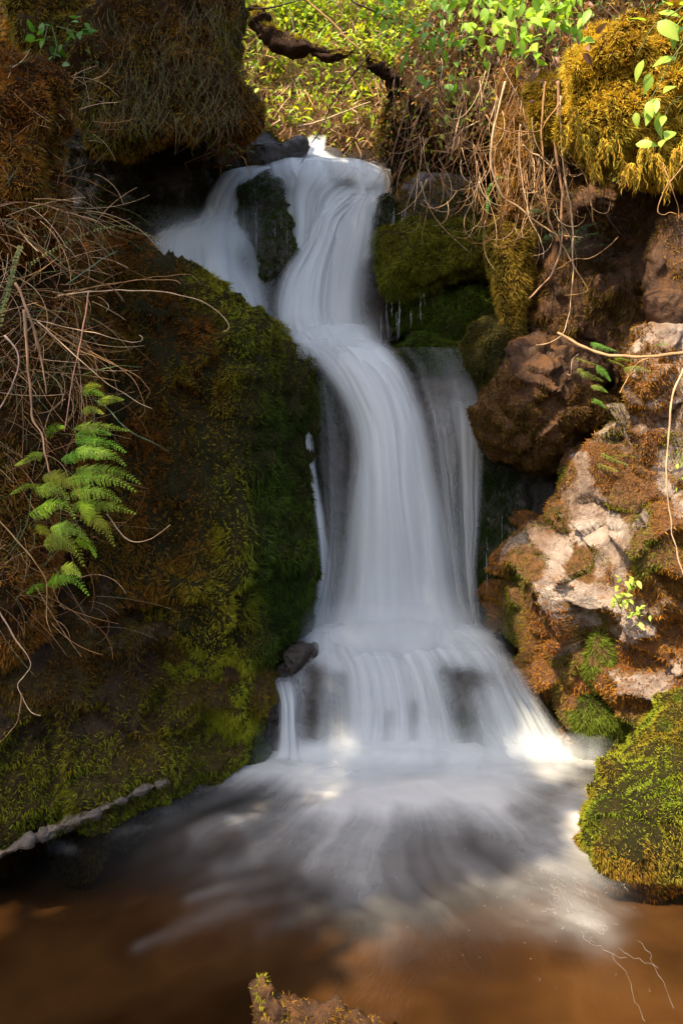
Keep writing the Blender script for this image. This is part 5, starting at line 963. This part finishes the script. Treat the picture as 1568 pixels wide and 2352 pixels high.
# ------------------------------------------------------------------ unseen tree on the left bank, its crown shaped to shade the falls
tr = empty('shade_tree', (-3.4, .4, 1.6)); tag(tr, 'tall unseen leafy tree leaning over the pool, its crown shaped to shade the falls', 'tree')
SHADE = []
def shade(px, py, Y, r=.28, dens=1.0): SHADE.append((P(px, py, Y), r, dens))
for q in [(470, 600, 3.9), (600, 480, 4.0), (720, 420, 4.05), (840, 430, 4.0), (560, 680, 3.8), (700, 600, 3.85), (820, 580, 3.85), (720, 740, 3.75), (860, 720, 3.75), (960, 560, 3.85), (1060, 590, 3.85), (1000, 700, 3.9), (1100, 760, 3.75), (950, 820, 3.7),
          (760, 860, 3.55), (900, 900, 3.5), (1030, 920, 3.55), (820, 1000, 3.45), (960, 1050, 3.42), (1060, 1080, 3.5), (800, 1170, 3.42), (930, 1200, 3.4), (1060, 1230, 3.45), (800, 1330, 3.4), (940, 1350, 3.38), (1080, 1370, 3.4), (1140, 1180, 3.4), (1180, 1290, 3.4), (1150, 1000, 3.2), (1150, 880, 3.3),
          (760, 1480, 3.25), (900, 1480, 3.2), (1040, 1450, 3.25), (680, 1620, 3.0), (800, 1620, 3.0), (920, 1620, 3.0), (1010, 1600, 3.0), (640, 1740, 2.95), (780, 1750, 2.9), (900, 1760, 2.9), (1000, 1760, 2.85), (1060, 1820, 2.65), (960, 1860, 2.5), (860, 1860, 2.5), (1130, 1880, 2.45), (780, 1800, 2.75), (720, 1820, 2.7), (860, 1820, 2.65), (600, 1745, 2.95), (680, 1760, 2.9), (620, 1800, 2.75), (1150, 1640, 2.95), (1180, 1560, 3.0), (760, 1560, 3.1), (840, 1560, 3.1), (850, 1680, 2.95), (740, 1690, 2.95), (1000, 1690, 2.95), (1080, 1560, 3.05),
          (280, 640, 3.2), (400, 680, 3.2), (500, 780, 3.2), (380, 800, 3.0), (600, 850, 3.2), (480, 950, 3.0), (360, 950, 2.95), (620, 1000, 3.25), (520, 1100, 3.0), (400, 1100, 2.95), (640, 1180, 3.3), (540, 1250, 3.0), (420, 1250, 2.9), (640, 1350, 3.3), (520, 1400, 2.95), (400, 1400, 2.85), (300, 1350, 2.8), (260, 1480, 2.75), (480, 1550, 2.75), (360, 1580, 2.7), (200, 1600, 2.6), (80, 1550, 2.5), (560, 1650, 2.8), (420, 1700, 2.75), (280, 1720, 2.65), (120, 1720, 2.5), (200, 1840, 2.5), (60, 1880, 2.35), (320, 1800, 2.65),
          (120, 60, 3.1), (250, 60, 3.05), (380, 80, 3.05), (470, 60, 3.15), (300, 180, 3.0), (420, 200, 3.0), (510, 220, 3.1), (250, 290, 3.0), (360, 300, 3.0), (470, 290, 3.05), (560, 280, 3.2), (200, 140, 3.05), (560, 380, 4.1), (420, 420, 4.0), (300, 450, 4.0),
          (420, 1900, 2.45), (560, 1860, 2.55), (700, 1880, 2.5), (300, 1980, 2.25), (460, 2020, 2.15), (620, 2000, 2.2), (140, 2060, 2.05), (320, 2140, 1.95), (100, 2220, 1.8), (250, 2300, 1.65), (500, 2150, 1.9), (780, 1960, 2.3), (60, 2340, 1.6), (420, 2260, 1.7),
          (1000, 440, 4.0), (930, 680, 3.85), (930, 480, 3.95), (230, 500, 4.2), (200, 480, 3.9)]:
    shade(*q, r=.24 if q[1] < 1900 else .2)
for y in range(1765, 2000, 45):
    for x in range(560, 1220, 65): shade(x + (y % 60), y, float(waterY(y)), .13, 1.0)
for x, y in [(60, 2100), (150, 2120), (40, 2200), (140, 2230), (230, 2220), (60, 2300), (200, 2330), (320, 2290), (330, 2050), (0, 2150), (480, 2330), (560, 2080), (380, 2180)]: shade(x, y, float(waterY(y)), .17, 1.6)
for x, y in [(640, 1770), (700, 1790), (580, 1815), (640, 1850), (760, 1780), (560, 1880), (700, 1740), (820, 1700), (760, 1660)]: shade(x, y, float(min(2.95, waterY(y))), .12, 1.4)
for x, y, Yv in [(1000, 350, 4.0), (1060, 420, 3.9), (1130, 380, 3.8), (1260, 470, 3.6), (1320, 500, 3.5), (960, 300, 4.0)]: shade(x, y, Yv, .10)
LV = []; BR = Acc(); hub = np.array([-2.9, .9, 5.2])
for (p, r, d) in SHADE:
    zt = 5.4 + .55 * math.sin(p[0] * 5 + p[2] * 3); c = p + SUN * (zt - p[2]) / SUN[2]
    nl = int(135 * d * (r / .24) ** 2)
    LV.append(c + RNG.normal(size=(nl, 3)) * r * .55)  # leaf clumps set on sun rays from the spots to be shaded
    if RNG.random() < .5:
        q = np.array([hub, (hub + c) / 2 + RNG.normal(size=3) * .2 + np.array([0, 0, .25]), c]); cc = crom(q, 10); tv, tt = tube_mesh(cc, np.linspace(.03, .006, 10), 5); BR.add(tv, tt, BRN)
LV = np.concatenate(LV)
LIT = [(80, 1000, 2.0, .12), (180, 1010, 2.0, .13), (260, 1060, 2.0, .13), (180, 1120, 2.0, .15), (270, 1130, 2.0, .12), (150, 1220, 2.0, .12), (170, 1340, 2.0, .1), (60, 640, 2.0, .16), (120, 700, 2.0, .16), (60, 300, 2.1, .14), (40, 850, 1.95, .14), (40, 480, 2.0, .12), (200, 640, 2.05, .1), (130, 560, 2.0, .12),
       (1180, 300, 3.4, .16), (1170, 560, 3.4, .16), (1180, 440, 3.4, .14), (1400, 250, 2.5, .35), (1500, 200, 2.5, .35), (1300, 400, 3.0, .2), (1250, 560, 3.0, .15), (1300, 700, 2.9, .15), (1400, 850, 2.7, .25), (1500, 950, 2.7, .3), (1300, 920, 3.0, .14), (1350, 1150, 2.8, .34), (1300, 1350, 2.8, .36), (1450, 1350, 2.7, .45), (1400, 1250, 2.75, .4), (1280, 1250, 2.9, .2), (1330, 1070, 2.9, .2), (1400, 1600, 2.8, .3), (1250, 1450, 2.9, .12),
       (1500, 1850, 2.1, .35), (1380, 1850, 2.2, .2), (1280, 1740, 2.85, .2), (1250, 2080, 2.0, .22), (1100, 2150, 1.9, .22), (1300, 2250, 1.75, .3), (1000, 2280, 1.7, .2), (615, 2290, 1.55, .12), (760, 2250, 1.7, .10),
       (700, 335, 4.5, .14), (700, 100, 5.0, .5), (850, 100, 5.0, .5), (600, 200, 4.8, .25), (800, 250, 4.7, .25), (900, 250, 4.3, .18), (1150, 60, 2.4, .3), (1520, 150, 1.9, .3), (490, 110, 3.3, .06)]
keep = np.ones(len(LV), bool)
for (x, y, Yv, r) in LIT:
    q = LV - P(x, y, Yv); keep &= np.linalg.norm(q - (q @ SUN)[:, None] * SUN, axis=1) > r
LV = LV[keep]; k = len(LV)  # leaves cleared off the sun rays of spots kept lit
v, t, c = leaves_mesh(LV, rand_dirs(k), SUN * .9 + rand_dirs(k) * .8, RNG.uniform(.08, .15, k), RNG.uniform(.05, .09, k), jcol(k, [(.05, .10, .02), (.07, .13, .02), (.04, .08, .015)]))
build('shade_crown', v, t, M['leaf'], tr, col=c)
BR.build('shade_branches', M['bark'], tr, smooth=True)
tp_ = crom([(-3.4, .4, 1.2), (-3.35, .5, 2.6), (-3.1, .7, 4.0), (-2.9, .9, 5.2), (-2.7, 1.0, 6.2)], 40); tp_ = np.array(tp_); tv, tt = tube_mesh(tp_, np.linspace(.19, .05, 40) * (1 + .1 * vnoise(tp_ * 3, 9)), 14)
build('shade_trunk', tv, tt, M['bark'], tr, smooth=True)
for o in bpy.data.objects:
    if '_o' in o: del o['_o']
